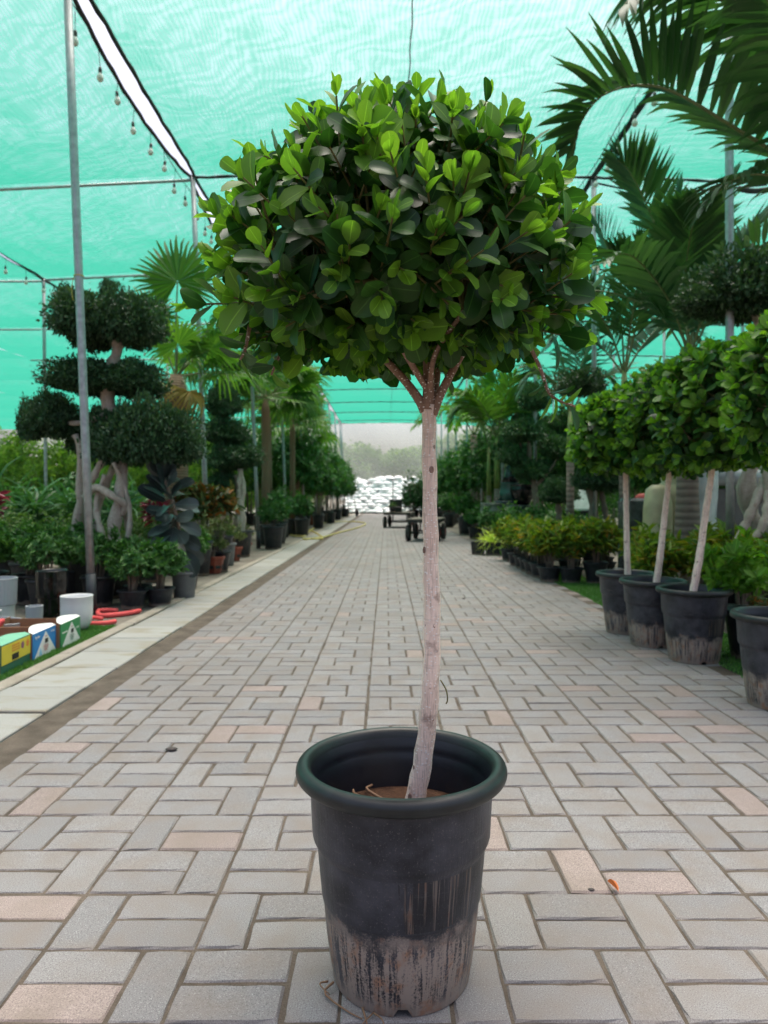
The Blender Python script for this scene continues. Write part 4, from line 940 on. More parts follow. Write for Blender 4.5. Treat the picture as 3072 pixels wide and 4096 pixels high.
bonsai('large tiered bonsai with clipped dark pads and twisting pale roots behind the first pole', (BX, BY, 0),
    [([B(290, 2210), B(300, 2120), B(320, 2010), B(318, 1930), B(322, 1800), B(300, 1740)], .05, .035), ([B(470, 2210, 6.4), B(455, 2120, 6.4), B(475, 2010, 6.4), B(490, 1900, 6.45), B(490, 1800), B(470, 1700)], .075, .05),
     ([B(395, 2200, 6.75), B(380, 2100, 6.75), B(400, 2000, 6.7), B(440, 1900), B(480, 1820), B(490, 1740)], .05, .04), ([B(340, 1990, 6.4), B(385, 1950, 6.35), B(450, 1985, 6.3), B(500, 2020, 6.35), B(490, 2060, 6.4)], .045, .035),
     ([B(365, 1930, 6.5), B(400, 1860, 6.5), B(450, 1800, 6.5), B(480, 1740, 6.55)], .04, .04), ([B(525, 2200, 6.5), B(510, 2100, 6.5), B(490, 2000, 6.5), B(470, 1880, 6.5)], .035, .03), ([B(310, 1960, 6.7), B(330, 2050, 6.7), B(320, 2190, 6.7)], .03, .035), ([B(430, 2200, 6.35), B(400, 2110, 6.35), B(385, 2010, 6.4), B(420, 1900, 6.4)], .035, .028), ([B(500, 2205, 6.35), B(520, 2080, 6.35), B(500, 1950, 6.4), B(455, 1850, 6.4)], .03, .022), ([B(360, 2200, 6.4), B(400, 2150, 6.4), B(450, 2200, 6.4)], .025, .02),
     ([B(480, 1760), B(455, 1680), B(430, 1600), B(445, 1480), B(470, 1400), B(465, 1330)], .085, .055), ([B(455, 1650), B(330, 1690), B(200, 1690)], .04, .02), ([B(470, 1740), B(560, 1800), B(640, 1780)], .04, .02)],
    tier(B(437, 1262), .95, .42, 6, 1) + tier(B(430, 1498), 1.0, .29, 6, 2) + tier(B(590, 1740, 6.5), .98, .45, 6, 3) + tier(B(195, 1655, 6.7), .66, .38, 4, 4) + tier(B(420, 1720, 6.9), .8, .36, 4, 5) + [(PADS_S[0], B(262, 1215, 6.7), (.35, .35, .75), 1), (PADS_S[1], B(430, 1165, 6.6), (.22, .22, .5), 2)], 'tub')
BX, BY = -2.5, 11.2
def B2(u, v, d=11.2): q = at(u, v, d); return (q.x - BX, q.y - BY, q.z)
bonsai('smaller four-tiered bonsai in a square shouldered black pot behind the second left pole', (BX, BY, 0),
    [([B2(895, 2110), B2(890, 1980), B2(895, 1850), B2(890, 1720), B2(890, 1600)], .11, .07), ([B2(940, 2110, 11), B2(960, 2000, 11), B2(945, 1900, 11)], .05, .05)],
    [(PADS_L[1], B2(890, 1625), (.52, .6, 1.25), 0), (PADS_L[2], B2(905, 1745), (.72, .7, .85), 1), (PADS_L[0], B2(925, 1850), (.80, .8, .95), 2), (PADS_L[1], B2(895, 1965), (.55, .6, 1.1), 3)], 'tub', sp=.9, mat=M_DBARK)
bonsai('braided pale trunk of a bonsai standing between pole and second palm', (-2.25, 11.0, 0), [([(.0, .0, .25), (.03, 0, .6), (-.02, 0, 1.0), (0, 0, 1.35)], .07, .05), ([(.05, .02, .25), (-.03, 0, .6), (.05, 0, 1.0), (0, 0, 1.35)], .05, .04)],
    [(PADS_S[1], (0, .1, 1.5), (1.0, 1, .9), 0)], 'tall')

# fan palms
FANS = [fan_mesh('fan', ML_FAN, .52, 36, s, 300, .18 + .15 * s) for s in range(3)]; FANUP = fan_mesh('fan', ML_FAN, .50, 40, 7, 300, .12, 1.02); FAND = fan_mesh('fan', ML_FANDRY, .42, 26, 5, 240, 1.1, .35)
def fan_palm(label, x, y, hz, r, fans, group=None, pot='tall', lean=0.0, sp=1.0):
    t = thing('fan_palm', label, 'palm tree', (x, y, 0), 0, group)
    if pot: q = link('pot', POTS[pot], t, scale=sp); link('soil', SOILS[pot], q)
    MB().add(*tube_vf([(0, 0, .2), (lean * .5, 0, hz * .5), (lean, 0, hz * .9), (lean, 0, hz)], [r * 1.1, r, r * 1.05, r * .5], 14)).build('trunk', M_FTRUNK, t, True)
    for (az, el, s, roll, dry) in fans:
        a, e = math.radians(az), math.radians(el)
        D = Vector((math.cos(a) * math.cos(e), math.sin(a) * math.cos(e), math.sin(e))); up = Vector((0, -.6, .8)) if el > 50 else Vector((0, 0, 1))
        Nn = (up - D * up.dot(D)).normalized(); S = Nn.cross(D); R_ = Matrix.Rotation(math.radians(roll), 3, D); Nn = R_ @ Nn; S = R_ @ S
        M = Matrix((D * s, S * s, Nn * s)).transposed().to_4x4(); M.translation = Vector((lean, 0, hz - .03))
        o = bpy.data.objects.new('fan_leaf', FAND if dry == 1 else FANUP if dry == 2 else FANS[int(az + el) % 3]); COL.objects.link(o); o.parent = t; o.matrix_local = M
    return t
g = random.Random(9)
def fans(n, s, dry=0): return [(g.uniform(0, 360), g.uniform(-15, 75), s * g.uniform(.8, 1.1), g.uniform(-25, 25), 0) for _ in range(n)] + [(g.uniform(0, 360), g.uniform(-70, -35), s * g.uniform(.8, 1), 0, 1) for _ in range(dry)]
q = at(705, 1500, 8.6)
fan_palm('fan palm with two big upright leaves behind the large tiered bonsai', q.x, q.y, q.z, .14,
    [(100, 80, 1.2, 0, 2), (-15, 48, .95, 15, 2), (150, 60, .9, 10, 2), (-70, 40, .8, 0, 0), (200, -30, .8, 0, 1), (330, -45, .8, 0, 1), (20, 5, .9, 0, 0), (170, 15, .8, 0, 0), (-10, 35, .9, -10, 0), (60, 40, .8, 0, 0)], 'fan palms on the left', 'tub')
for i, (x, y, hz, r, n) in enumerate([(-2.30, 13.6, 2.85, .075, 15), (-2.55, 15.6, 3.0, .07, 14), (-2.28, 17.3, 2.8, .065, 14), (-2.75, 12.4, 3.1, .07, 12), (-2.5, 20.0, 3.0, .07, 14), (-2.6, 23.0, 3.1, .07, 13)]):
    fan_palm(f'slim brown-trunked fan palm beside the lane on the left, {ords[i]} from the front', x, y, hz, r, fans(n, 1.05), 'fan palms on the left', 'tall', g.uniform(-.08, .05))

# pots and taller plants further down the left edge
q = on_ground(1120, 2160); potted('potted_shrub', 'small shrub in a tall terracotta red pot where the yellow hose ends', 'potted plant', q.x, q.y + .1, 'terra', B_SMALL[1], s=.7, sp=1.25, fz=.05)
q = on_ground(1245, 2100); potted('potted_shrub', 'small shrub in a terracotta red pot further along the hose', 'potted plant', q.x, q.y + .1, 'terra', B_SMALL[2], s=.7, sp=1.3, fz=.05)
for i in range(17):
    y = 12.6 + i * 1.42; x = -2.0 - .18 * ((i * 7) % 3) + .05 * math.sin(i)
    if i < 5: potted('broad_leaved_shrub', f'broad-leaved shrub in a black pot lining the left of the lane, {ords[i]} from the front', 'potted plant', x, y, 'tall', B_BROAD[i % 3], group='pots lining the left edge further on', rot=i, s=.75 + .12 * (i % 3))
    else: potted('tall_shrub', f'tall dark leafy shrub lining the far left of the lane, {ords[i - 5]} from the front', 'potted plant', x, y, 'tall', B_TALL[i % 3], ST_TALL, group='tall shrubs lining the far left edge', rot=i * 1.1, s=.95 + .12 * (i % 3))
for i in range(16):
    y = 15.5 + i * 1.6; x = -3.6 - .9 * ((i * 5) % 3)
    potted('tall_shrub', 'tall dark shrub in the second row behind the left palms', 'shrub', x, y, 'tall', B_TALL[(i + 1) % 3], ST_TALL, group='tall shrubs behind the left palms', rot=i * 2.3, s=1.15 + .15 * (i % 3))

# stacked planters
M_WHITE = plain('white planter', (0.72, 0.71, 0.71), 0.45, 0, 0.04, 6); M_GLOSSB = plain('glossy black planter', (0.006, 0.006, 0.007), 0.12, 0, 0.2, 6); M_LGREY = plain('ribbed grey planter', (0.34, 0.36, 0.38), 0.5, 0, 0.06, 6)
def planter(name, label, x, y, z, R, h, mat, round_bottom=False, ribs=0, tilt=(0, 0, 0)):
    pr = [(R * .45, 0), (R * .72, h * .06), (R * .9, h * .2), (R * .985, h * .42), (R, h * .7)] if round_bottom else [(R * .93, 0), (R * .95, .004), (R * .98, h * .5)]
    pr += [(R, h * .97), (R + .002, h * .985), (R, h), (R - .008, h), (R - .010, h * .9), (R * .85, h * .3), (0.001, h * .28)]
    V, Fc = lathe_vf(pr, 64 if ribs else 40, True)
    if ribs: k = np.arange(len(V)) % 2; V = V * np.where(k[:, None] == 1, np.array([.985, .985, 1]), 1.0)
    return tag(MB().add(V, Fc).build(name, mat, None, not ribs, loc=(x, y, z), rot=tilt), label, 'planter')
p = on_ground(294, 2524); planter('planter', 'white round-bottomed planter behind the green and white box', p.x, p.y + .05, 0, .104, .235, M_WHITE, True)
planter('planter', 'lower of two stacked glossy black planters beside the pole', -2.43, 5.2, 0, .105, .178, M_GLOSSB)
planter('planter', 'upper of two stacked glossy black planters beside the pole', -2.435, 5.19, .18, .112, .195, M_GLOSSB)
planter('planter', 'short ribbed grey planter between white and black planters', -2.42, 4.9, 0, .055, .16, M_LGREY, ribs=1)
planter('planter', 'wide ribbed grey planter on top of the stack at the left edge', -2.70, 4.95, .16, .125, .185, M_LGREY, ribs=1)
planter('planter', 'white planter under the wide grey one at the left edge', -2.70, 4.95, 0, .11, .158, M_WHITE)
planter('planter', 'small white planter at the left edge behind the boxes', -2.62, 4.76, 0, .045, .15, M_WHITE)
planter('planter', 'wide low ribbed grey planter behind the cactus boxes', -2.46, 4.55, 0, .13, .12, M_LGREY, ribs=1, tilt=(0, .1, 0))

# printed fruit boxes
def pm(name, c): return plain(name, c, 0.6, 0, 0.05, 20)
M_CARD = plain('brown cardboard', (0.26, 0.13, 0.065), 0.8, 0, 0.12, 14); M_BLUE, M_GRN, M_YEL, M_DGRN, M_PRW = pm('blue print', (0.02, 0.20, 0.50)), pm('green print', (0.025, 0.22, 0.07)), pm('yellow print', (0.62, 0.50, 0.04)), pm('dark green print', (0.03, 0.13, 0.075)), pm('white print', (0.70, 0.71, 0.68))
M_MINT = pm('mint print', (0.16, 0.42, 0.28)); M_INK = pm('red print', (0.42, 0.06, 0.05)); M_HOLE = pm('hand hole', (0.012, 0.008, 0.008)); M_ORANGE = pm('orange print', (0.60, 0.20, 0.03)); M_PURPLE = pm('purple print', (0.22, 0.08, 0.14)); M_LBLUE = pm('light blue print', (0.25, 0.50, 0.68))
def fruit_box(label, y0, y1, x, depth, h, kind):
    """open tray: long side with the print faces the lane (+x)"""
    t = thing('fruit_box', label, 'box', (x, (y0 + y1) / 2, 0), .05, None); L = (y1 - y0) - .006; w = .006
    front = {'g': M_GRN, 'b': M_BLUE, 'y': M_DGRN}[kind]
    def face(name, pts, mat, dx=0.0): # polygon on the printed side, (y, z) outline
        n = len(pts); V = [(dx, a, b) for a, b in pts] + [(dx - .0012, a, b) for a, b in pts]
        return MB().add(V, [tuple(range(n)), tuple(range(2 * n - 1, n - 1, -1))] + [(i, i + n, (i + 1) % n + n, (i + 1) % n) for i in range(n)]).build(name, mat, t)
    MB().add(*box_vf((-w / 2, 0, h / 2), (w, L, h))).build('side', front, t)
    MB().add(*box_vf((-depth + w / 2, 0, h / 2), (w, L, h))).build('side', M_CARD, t)
    for s in (-1, 1): MB().add(*box_vf((-depth / 2, s * (L / 2 - w / 2), h * .46), (depth - 2 * w - .001, w, h * .92))).build('end', M_CARD, t)
    MB().add(*box_vf((-depth / 2, 0, .006), (depth - 2 * w - .001, L - 2 * w - .001, .008))).build('bottom', M_CARD, t)
    a = L / 2
    # folded top flap, bowed inwards
    V = []; n = 9; lid = M_MINT if kind == 'y' else M_PRW
    for i in range(n + 1):
        yy = -a + L * i / n; b = .07 * (.35 + .65 * math.sin(PI * i / n)); V += [(0, yy, h + .001), (-b, yy, h + .012 + .012 * math.sin(PI * i / n))]
    MB().add(V, [(2 * i, 2 * i + 2, 2 * i + 3, 2 * i + 1) for i in range(n)]).build('flap', lid, t)
    if kind in 'gb':
        face('triangle_print', [(-a * .93, .002), (a * .98, .002), (a * .06, h * .93)], M_PRW, .002)
        o = link('lettering', None, t)
        for k, (zz, ww) in enumerate([(.74, .17), (.40, .40), (.35, .46), (.30, .40), (.25, .34), (.20, .26)]):
            MB().add(*box_vf((.0036, .06 * a, h * zz), (.0008, a * ww, h * (.016 if k else .03)))).build('text_line', M_INK if kind == 'b' or k == 0 else M_DGRN, t)
        MB().add(*box_vf((.0036, a * .10, h * .56), (.001, a * .26, h * .17))).build('hand_hole', M_HOLE, t)
        bpy.data.objects.remove(o)
        if kind == 'b': face('logo_print', [(-a * .52, .012), (-a * .28, .012), (-a * .34, .036), (-a * .42, .052), (-a * .50, .034)], M_LBLUE, .0034)
    else:
        MB().add(*box_vf((.001, 0, h * .64), (.003, L * .998, h * .64))).build('yellow_print', M_YEL, t)
        MB().add(*box_vf((.0036, -.10 * a, h * .47), (.001, a * .46, h * .2))).build('hand_hole', M_HOLE, t)
        for k, (yy, mt) in enumerate([(.42, M_PURPLE), (.78, M_ORANGE)]):
            face('fruit_print', [(a * yy + .017 * math.cos(q) * (1 + .15 * math.cos(5 * q)), h * .74 + .019 * math.sin(q) * (1 + .15 * math.cos(5 * q))) for q in np.linspace(0, 2 * PI, 15)[:-1]], mt, .0036)
        for r in range(3):
            for c in range(4): MB().add(*box_vf((.0034, a * (-.28 + .14 * c), h * (.86 - .09 * r)), (.0008, a * .10, h * .05))).build('letter_print', M_ORANGE, t)
    # text printed on the coloured corners
    def text(s, yy, zz, size, mat):
        cu = bpy.data.curves.new('lettering', 'FONT'); cu.body = s; cu.size = size; cu.align_x = 'CENTER'; cu.extrude = .0004; cu.materials.append(mat)
        tmp = bpy.data.objects.new('tmp', cu); me = bpy.data.meshes.new_from_object(tmp); bpy.data.objects.remove(tmp); link('lettering', me, t, (.0024, yy, zz), (PI / 2, 0, PI / 2))
    if kind == 'b': text('Agrifer', -a * .66, h * .78, .022, M_PRW); text('CLASS I', a * .68, h * .80, .016, M_PRW)
    if kind == 'g': text('CLASS I', a * .68, h * .56, .016, M_PRW); MB().add(*box_vf((.001, -a * .62, h * .62), (.0016, a * .5, h * .045))).build('text_line', M_PRW, t)
    return t
fruit_box('open fruit box with yellow and dark green print and mint flap', 3.60, 3.93, -1.955, .46, .150, 'y')
fruit_box('open fruit box with blue sides and white triangle print', 3.93, 4.24, -1.957, .46, .146, 'b')
fruit_box('open fruit box with green sides and white triangle print', 4.24, 4.55, -1.945, .44, .146, 'g')
M_CACT = plain('barrel cactus skin', (0.16, 0.20, 0.06), 0.6, 0, 0.2, 60); M_SPINE = plain('cactus spines', (0.55, 0.48, 0.24), 0.6); M_CRED = plain('red moon cactus', (0.50, 0.06, 0.05), 0.55, 0, 0.25, 50); M_CPNK = plain('dusky pink cactus', (0.30, 0.09, 0.09), 0.6, 0, 0.25, 40)
def cactus(label, x, y, z, r, top, body):
    t = thing('cactus', label, 'cactus', (x, y, z)); n = 40; pr = [(r * math.cos(a), r * .8 + r * .8 * math.sin(a)) for a in np.linspace(-1.3, 1.5, 12)]
    V, Fc = lathe_vf(pr, n, True, True); k = np.arange(len(V)) % 2; V = V * np.where(k[:, None] == 1, np.array([.90, .90, 1]), 1.0); MB().add(V, Fc).build('body', body, t, True)
    gg = np.random.default_rng(int(abs(x * 1000))); d = nrm(gg.normal(0, 1, (160, 3)) * np.array([1, 1, .8])); P = d * r * np.array([.97, .97, .8]) + np.array([0, 0, r * .8])
    tag(link('spines', fast_mesh('spines', *place_leaves('lance', P, d + gg.normal(0, .3, (160, 3)), gg.normal(0, 1, (160, 3)), .018, .0025)[:2], M_SPINE), t), kind='stuff')
    if top: MB().add(*[x for x in lathe_vf([(r * .45, r * 1.5), (r * .5, r * 1.62), (r * .3, r * 1.78), (0, r * 1.82)], 12)]).build('red_top', top, t, True)
cactus('spiny round cactus with a red top inside the yellow box', -2.12, 3.86, .012, .055, M_CRED, M_CACT)
cactus('dusky pink cactus inside the blue box', -2.10, 4.12, .012, .058, None, M_CPNK)
cactus('dusky red cactus beside the spiny one in the yellow box', -2.25, 3.82, .012, .05, None, M_CPNK)
cactus('red cactus inside the green box', -2.12, 4.38, .012, .055, None, M_CRED)
# red foam tubes
M_FOAM = plain('coral red foam tube', (0.70, 0.085, 0.085), 0.7, 0, 0.08, 20)
def foam(label, pts, r=.016): return tag(MB().add(*tube_vf(spline(pts, 22), r, 10)).build('foam_tube', M_FOAM, None, True), label, 'foam tube')
G = on_ground
def gp(u, v, z=.014): q = G(u, v); return (q.x, q.y, z)
foam('bent coral red foam tube lying at the foot of the pole', [gp(560, 2450), gp(500, 2462), gp(410, 2470), gp(392, 2460), gp(396, 2450), gp(430, 2448), gp(468, 2450)], .018)
foam('straight coral red foam tube lying at the edge of the turf', [gp(462, 2493), gp(420, 2500), gp(362, 2502), gp(330, 2496)], .016)
foam('short coral red foam tube behind the white planter', [gp(408, 2482), gp(372, 2478), gp(352, 2490)], .014)
foam('coral red foam tube standing up out of the yellow box', [(-2.20, 3.92, .03), (-2.19, 3.95, .12), (-2.16, 3.98, .20), (-2.155, 4.0, .21), (-2.17, 4.0, .19)], .014)
# ------------------------------------------------------------------ right side: ficus standards in a line
def R_tree(label, x, y, seed, base, top, lean, n, rot, dz=0.0, dims=(.34, .32, .30, .22)):
    def S(a, b, c): return (a, b, c)
    bx, tx = base, top
    c = (tx + lean, 0.0, 1.35 + dz)
    return ficus_tree('potted_ficus_tree', label, (x, y, 0), seed,
        [S(bx - .01, 0, .28), S(bx, 0, .34), S(bx + (tx - bx) * .35, .0, .55), S(bx + (tx - bx) * .7, 0, .82), S(tx, 0, 1.05), S(tx, 0, 1.14)], [.024, .0215, .020, .0185, .0165, .015], c,
        [([S(tx, 0, 1.10), S(tx, 0, 1.2), S(tx, 0, 1.4)], .0125, .006), ([S(tx, 0, 1.09), S(tx - .07, -.02, 1.16), S(tx - .2, -.04, 1.3)], .010, .005), ([S(tx, 0, 1.10), S(tx + .05, .01, 1.18), S(tx + .16, 0, 1.36)], .010, .005),
         ([S(tx, 0, 1.12), S(tx + .02, -.08, 1.22), S(tx + .05, -.2, 1.36)], .007, .004)], n, rot, (), True, False, 'ficus standards standing along the right', dims=dims, dens=(230, 120, 1.3))
R_tree('ficus standard in a scuffed black pot at the right edge of the picture', 1.715, 3.10, 21, .05, .09, .05, 200, 0, .03, (.34, .32, .36, .28))
R_tree('ficus standard with leaning trunk in the big black pot, second from the right edge', 1.713, 3.97, 22, -.01, .10, .05, 300, .0, .03, (.33, .32, .38, .29))
R_tree('ficus standard with curved trunk in the middle of the three close pots', 1.640, 4.38, 23, .015, .10, .04, 200, 0, .02, (.33, .32, .36, .30))
R_tree('ficus standard with straight trunk, farthest of the three close pots', 1.617, 4.80, 24, .01, -.005, -.01, 200, 0, -.03)
potted('leafy_shrub', 'bright green shrub with round glossy leaves in a black pot behind the ficus standards', 'potted plant', 2.07, 4.02, 'mid', bush_mesh('foliage', ML['new', 'island'], 131, .26, .42, 90, 8, .075, .55, 'oval', .06, .6, (30, 80)), rot=.4, s=1.0, sp=1.1)
potted('red_leaved_plant', 'small bronze red plant low between the two nearest right pots', 'plant', 1.98, 3.62, 'low', B_RED[1], rot=2.4, s=.55)

# crotons: the row along the turf and the crowd behind the ficus pots
crot = [(2245, 2346, 2335), (2200, 2250, 2330), (2172, 2206, 2312), (2150, 2172, 2300), (2130, 2150, 2288), (2105, 2132, 2276), (2076, 2110, 2264), (2045, 2076, 2244)]
for i, (ua, ub, v) in enumerate(crot):
    q = on_ground((ua + ub) / 2 - (18 if i else 0), v)
    potted('potted_croton', f'yellow green croton in a black pot along the turf, {ords[i]} from the ficus pots', 'potted plant', q.x, q.y + .11, 'low', B_CROT[i % 4], group='crotons in black pots along the turf', rot=i * 1.3, s=1.1 + .06 * (i % 3), sp=1.08)
potted('potted_croton', 'dark croton beside the first croton of the turf row', 'potted plant', 2.22, 7.55, 'mid', B_CROT[1], group='crotons in black pots along the turf', rot=.6, s=1.2, sp=.9)
for i, (x, y) in enumerate([(2.35, 6.3), (2.7, 6.1), (3.0, 6.4), (2.15, 5.7), (2.5, 5.5), (2.85, 5.3), (3.25, 5.9), (2.45, 4.9), (2.8, 4.7), (3.1, 5.0), (2.55, 7.0), (2.95, 7.1)]):
    potted('potted_croton', 'yellow green croton in the crowd behind the ficus standards', 'potted plant', x, y, 'low', B_CROT[i % 4], group='crotons behind the ficus standards', rot=i * 1.7, s=1.1 + .08 * (i % 3), sp=1.05)
for i, (x, y) in enumerate([(2.2, 8.6), (2.55, 8.3), (2.4, 9.2), (2.75, 9.0), (2.1, 9.6), (2.5, 9.9), (2.9, 9.8), (3.1, 8.5)]):
    potted('potted_croton', 'yellow green croton in the second row behind the turf', 'potted plant', x, y, 'low', B_CROT[(i + 2) % 4], group='crotons of the second row', rot=i * 2.2, s=1.15, sp=1.05)
# spider plant in a square pot, dark shrubs after it
q = on_ground(1975, 2222)
def sq_pot(R, h, mat): return MB().add(*[x for x in lathe_vf([(R * .8, 0), (R * .82, .004), (R * .98, h * .88), (R * 1.05, h * .89), (R * 1.05, h), (R * .95, h), (R * .9, h * .85)], 4, True)]).mesh('pot', mat)
SQ = sq_pot(.17, .21, M_POTB)
t = thing('spider_plant', 'pale yellow green spider plant in a square black pot on the turf end', 'potted plant', (q.x, q.y + .1, 0), .72); pt = link('pot', SQ, t)
MB().add(*lathe_vf([(0, .17), (.15, .17)], 4)).build('soil', M_SOIL, pt); tag(link('foliage', B_SPID, t, (-.03, -.02, .17), scale=1.15), kind='stuff')
t = thing('square_pot', 'square black pot tucked beside the spider plant', 'pot', (q.x - .22, q.y + .22, 0), .7); link('body', SQ, t, scale=.95); MB().add(*lathe_vf([(0, .15), (.14, .15)], 4)).build('soil', M_SOIL, t)
for i in range(9):
    y = 11.4 + i * .72; x = 1.95 + .28 * ((i * 5) % 3)
    potted('broad_leaved_shrub', f'dense green shrub in the low right row, {ords[i]} after the spider plant', 'potted plant', x, y, 'mid', B_BROAD[i % 3], group='broad-leaved shrubs in the low right row', rot=i * 1.1, s=.62 + .06 * (i % 3))
for i in range(8):
    y = 10.6 + i * .95; x = 2.75 + .35 * ((i * 3) % 3)
    potted('broad_leaved_shrub', 'dense green broad-leaved shrub in the second low row on the right', 'potted plant', x, y, 'mid', B_BROAD[(i + 1) % 3], group='broad-leaved shrubs in the second right row', rot=i * 1.9, s=.68)
for i in range(11):
    y = 17.6 + i * 1.5; x = 1.95 + .2 * ((i * 7) % 3)
    potted('broad_leaved_shrub', f'dark potted shrub along the far right edge of the lane, {ords[i]} from the front', 'potted plant', x, y, 'tall', B_BROAD[i % 3], group='dark shrubs along the far right edge', rot=i, s=.85)

# palms
def frond_px(name, px, d, parent, org, mat=ML_PALM, **k):
    pts = [Vector(at(u, v, d + dd)) - Vector(org) for (u, v, dd) in px]
    return link(name, frond_mesh(name, pts, mat, **k), parent)
org = (3.25, 4.75, 0)
pn = thing('palm_tree', 'near palm whose long dark fronds arch in from the upper right', 'palm tree', org, 0, 'feather palms on the right')
MB().add(*tube_vf([(0, 0, 0), (0, 0, 1.2), (0, 0, 2.1)], [.11, .085, .075], 14)).build('trunk', M_PTRUNK, pn, True)
MB().add(*tube_vf([(0, 0, 2.1), (0, 0, 2.5), (-.03, 0, 2.8)], [.07, .065, .035], 12)).build('crownshaft', M_SHAFT, pn, True)
up_v = lambda tg, sd, up: (np.array([sd[0] * .25, sd[1], sd[2]]), up)
frond_px('frond', [(3500, 900, .2), (3250, 705, .0), (3072, 592, -.1), (2912, 494, -.2), (2715, 377, -.25), (2573, 340, -.25), (2418, 377, -.2), (2330, 480, -.15), (2290, 600, -.1)], 4.7, pn, org, n=54, ll=.50, w=.046, vee=.62, droop=.16, fwd=.32, start=.10, seed=1, r0=.018, seg=5)
frond_px('frond', [(3480, 880, .1), (3300, 420, 0), (3072, 185, -.1), (2943, 55, -.2), (2800, -60, -.3), (2600, -80, -.4), (2480, 40, -.5)], 4.5, pn, org, n=40, ll=.48, w=.040, vee=-.05, droop=.55, fwd=.45, start=.12, seed=2, r0=.018, seg=5)
frond_px('frond', [(3500, 900, .0), (3350, 500, -.3), (3150, 130, -.7), (3000, -100, -1.0)], 4.5, pn, org, n=34, ll=.5, w=.05, vee=.1, droop=.5, fwd=.45, start=.12, seed=3, r0=.018, seg=5)
frond_px('frond', [(3500, 900, .1), (3300, 760, -.2), (3072, 700, -.5), (2930, 720, -.6), (2820, 830, -.6)], 4.7, pn, org, n=26, ll=.36, w=.035, vee=.2, droop=.4, fwd=.5, start=.2, seed=4, r0=.014, seg=5)
frond_px('frond', [(3480, 880, .2), (3330, 600, .5), (3180, 480, .9), (3000, 480, 1.3)], 4.8, pn, org, n=30, ll=.4, w=.035, vee=.2, droop=.4, fwd=.5, start=.2, seed=5, r0=.014)

def feather_palm(label, u, v, d, fronds, r=.055, trunk=True, shaft=.55, mat=ML_PALM, group='feather palms on the right', **k):
    c = at(u, v, d); org = (c.x, c.y, 0); t = thing('palm_tree', label, 'palm tree', org, 0, group)
    zb = max(.3, c.z - shaft)
    MB().add(*tube_vf([(0, 0, 0), (0, 0, zb * .5), (0, 0, zb)], [r * 1.3, r, r * .95], 12)).build('trunk', M_PTRUNK, t, True)
    MB().add(*tube_vf([(0, 0, zb), (0, 0, (zb + c.z) / 2), (0, 0, c.z + .05)], [r * 1.05, r * .95, r * .4], 12)).build('crownshaft', M_SHAFT, t, True)
    for i, px in enumerate(fronds): frond_px('frond', [(u, v, 0)] + px, d, t, org, mat, seed=i + int(u), **k)
    return t
feather_palm('palm with broad upright fronds right of the round crown, behind the ficus standards', 2761, 1400, 7.2,
    [[(2700, 1130, .0), (2600, 850, -.1), (2520, 690, -.2), (2470, 640, -.2)], [(2790, 1150, .1), (2850, 900, .1), (2930, 720, .1)], [(2720, 1200, .4), (2690, 950, .5), (2720, 760, .5)], [(2840, 1200, .2), (2960, 980, .3), (3100, 850, .3)],
     [(2660, 1230, .0), (2560, 1080, -.1), (2440, 1010, -.2)], [(2740, 1150, -.4), (2760, 950, -.7), (2800, 820, -1.0)], [(2830, 1250, .2), (2960, 1120, .4), (3090, 1120, .4)]], r=.06, n=44, ll=.48, w=.044, vee=.28, droop=.14, fwd=.62, start=.22, r0=.016)
feather_palm('palm with dense drooping fronds just behind the round crown', 2497, 1500, 8.4,
    [[(2480, 1250, 0), (2430, 1000, 0), (2380, 880, 0)], [(2560, 1260, .1), (2660, 1020, .2), (2750, 930, .2)], [(2440, 1330, 0), (2340, 1180, -.1), (2260, 1180, -.2)], [(2530, 1250, -.3), (2570, 1060, -.5), (2620, 960, -.6)], [(2400, 1380, .2), (2290, 1300, .3), (2200, 1380, .3)], [(2580, 1370, .1), (2690, 1270, .2), (2780, 1330, .2)]],
    r=.06, n=42, ll=.46, w=.036, vee=.22, droop=.22, fwd=.65, start=.2, r0=.015)
feather_palm('palm with green ringed stem between the ficus standards and the croton row', 2281, 1660, 10.0,
    [[(2265, 1500, 0), (2220, 1350, 0), (2150, 1280, 0)], [(2320, 1480, .1), (2380, 1330, .1), (2450, 1300, .1)], [(2240, 1560, 0), (2150, 1480, 0), (2080, 1560, 0)], [(2300, 1500, .4), (2330, 1340, .5), (2320, 1250, .5)], [(2340, 1560, 0), (2430, 1500, .1), (2480, 1590, .1)]],
    r=.055, shaft=.62, n=30, ll=.5, w=.035, vee=.1, droop=.35, fwd=.6, start=.18, r0=.014)
tw = [[(1960, 1640, 0), (1910, 1530, 0), (1850, 1480, 0)], [(1985, 1620, 0), (2010, 1500, 0), (2040, 1430, 0)], [(1930, 1680, 0), (1860, 1620, 0), (1800, 1680, 0)], [(2020, 1660, 0), (2080, 1570, 0), (2140, 1590, 0)], [(2000, 1640, .4), (1985, 1520, .6), (1950, 1440, .6)], [(2030, 1690, .2), (2110, 1650, .2), (2150, 1740, .2)], [(1945, 1650, -.4), (1890, 1580, -.6), (1830, 1570, -.8)], [(2010, 1630, -.3), (2050, 1530, -.5), (2100, 1500, -.7)]]
feather_palm('slender twin-stemmed palm with arching fronds beside the hero trunk', 1987, 1752, 15.5, tw, r=.06, shaft=1.1, mat=ML_PALML, n=36, ll=.66, w=.05, vee=.12, droop=.4, fwd=.55, start=.2, r0=.018)
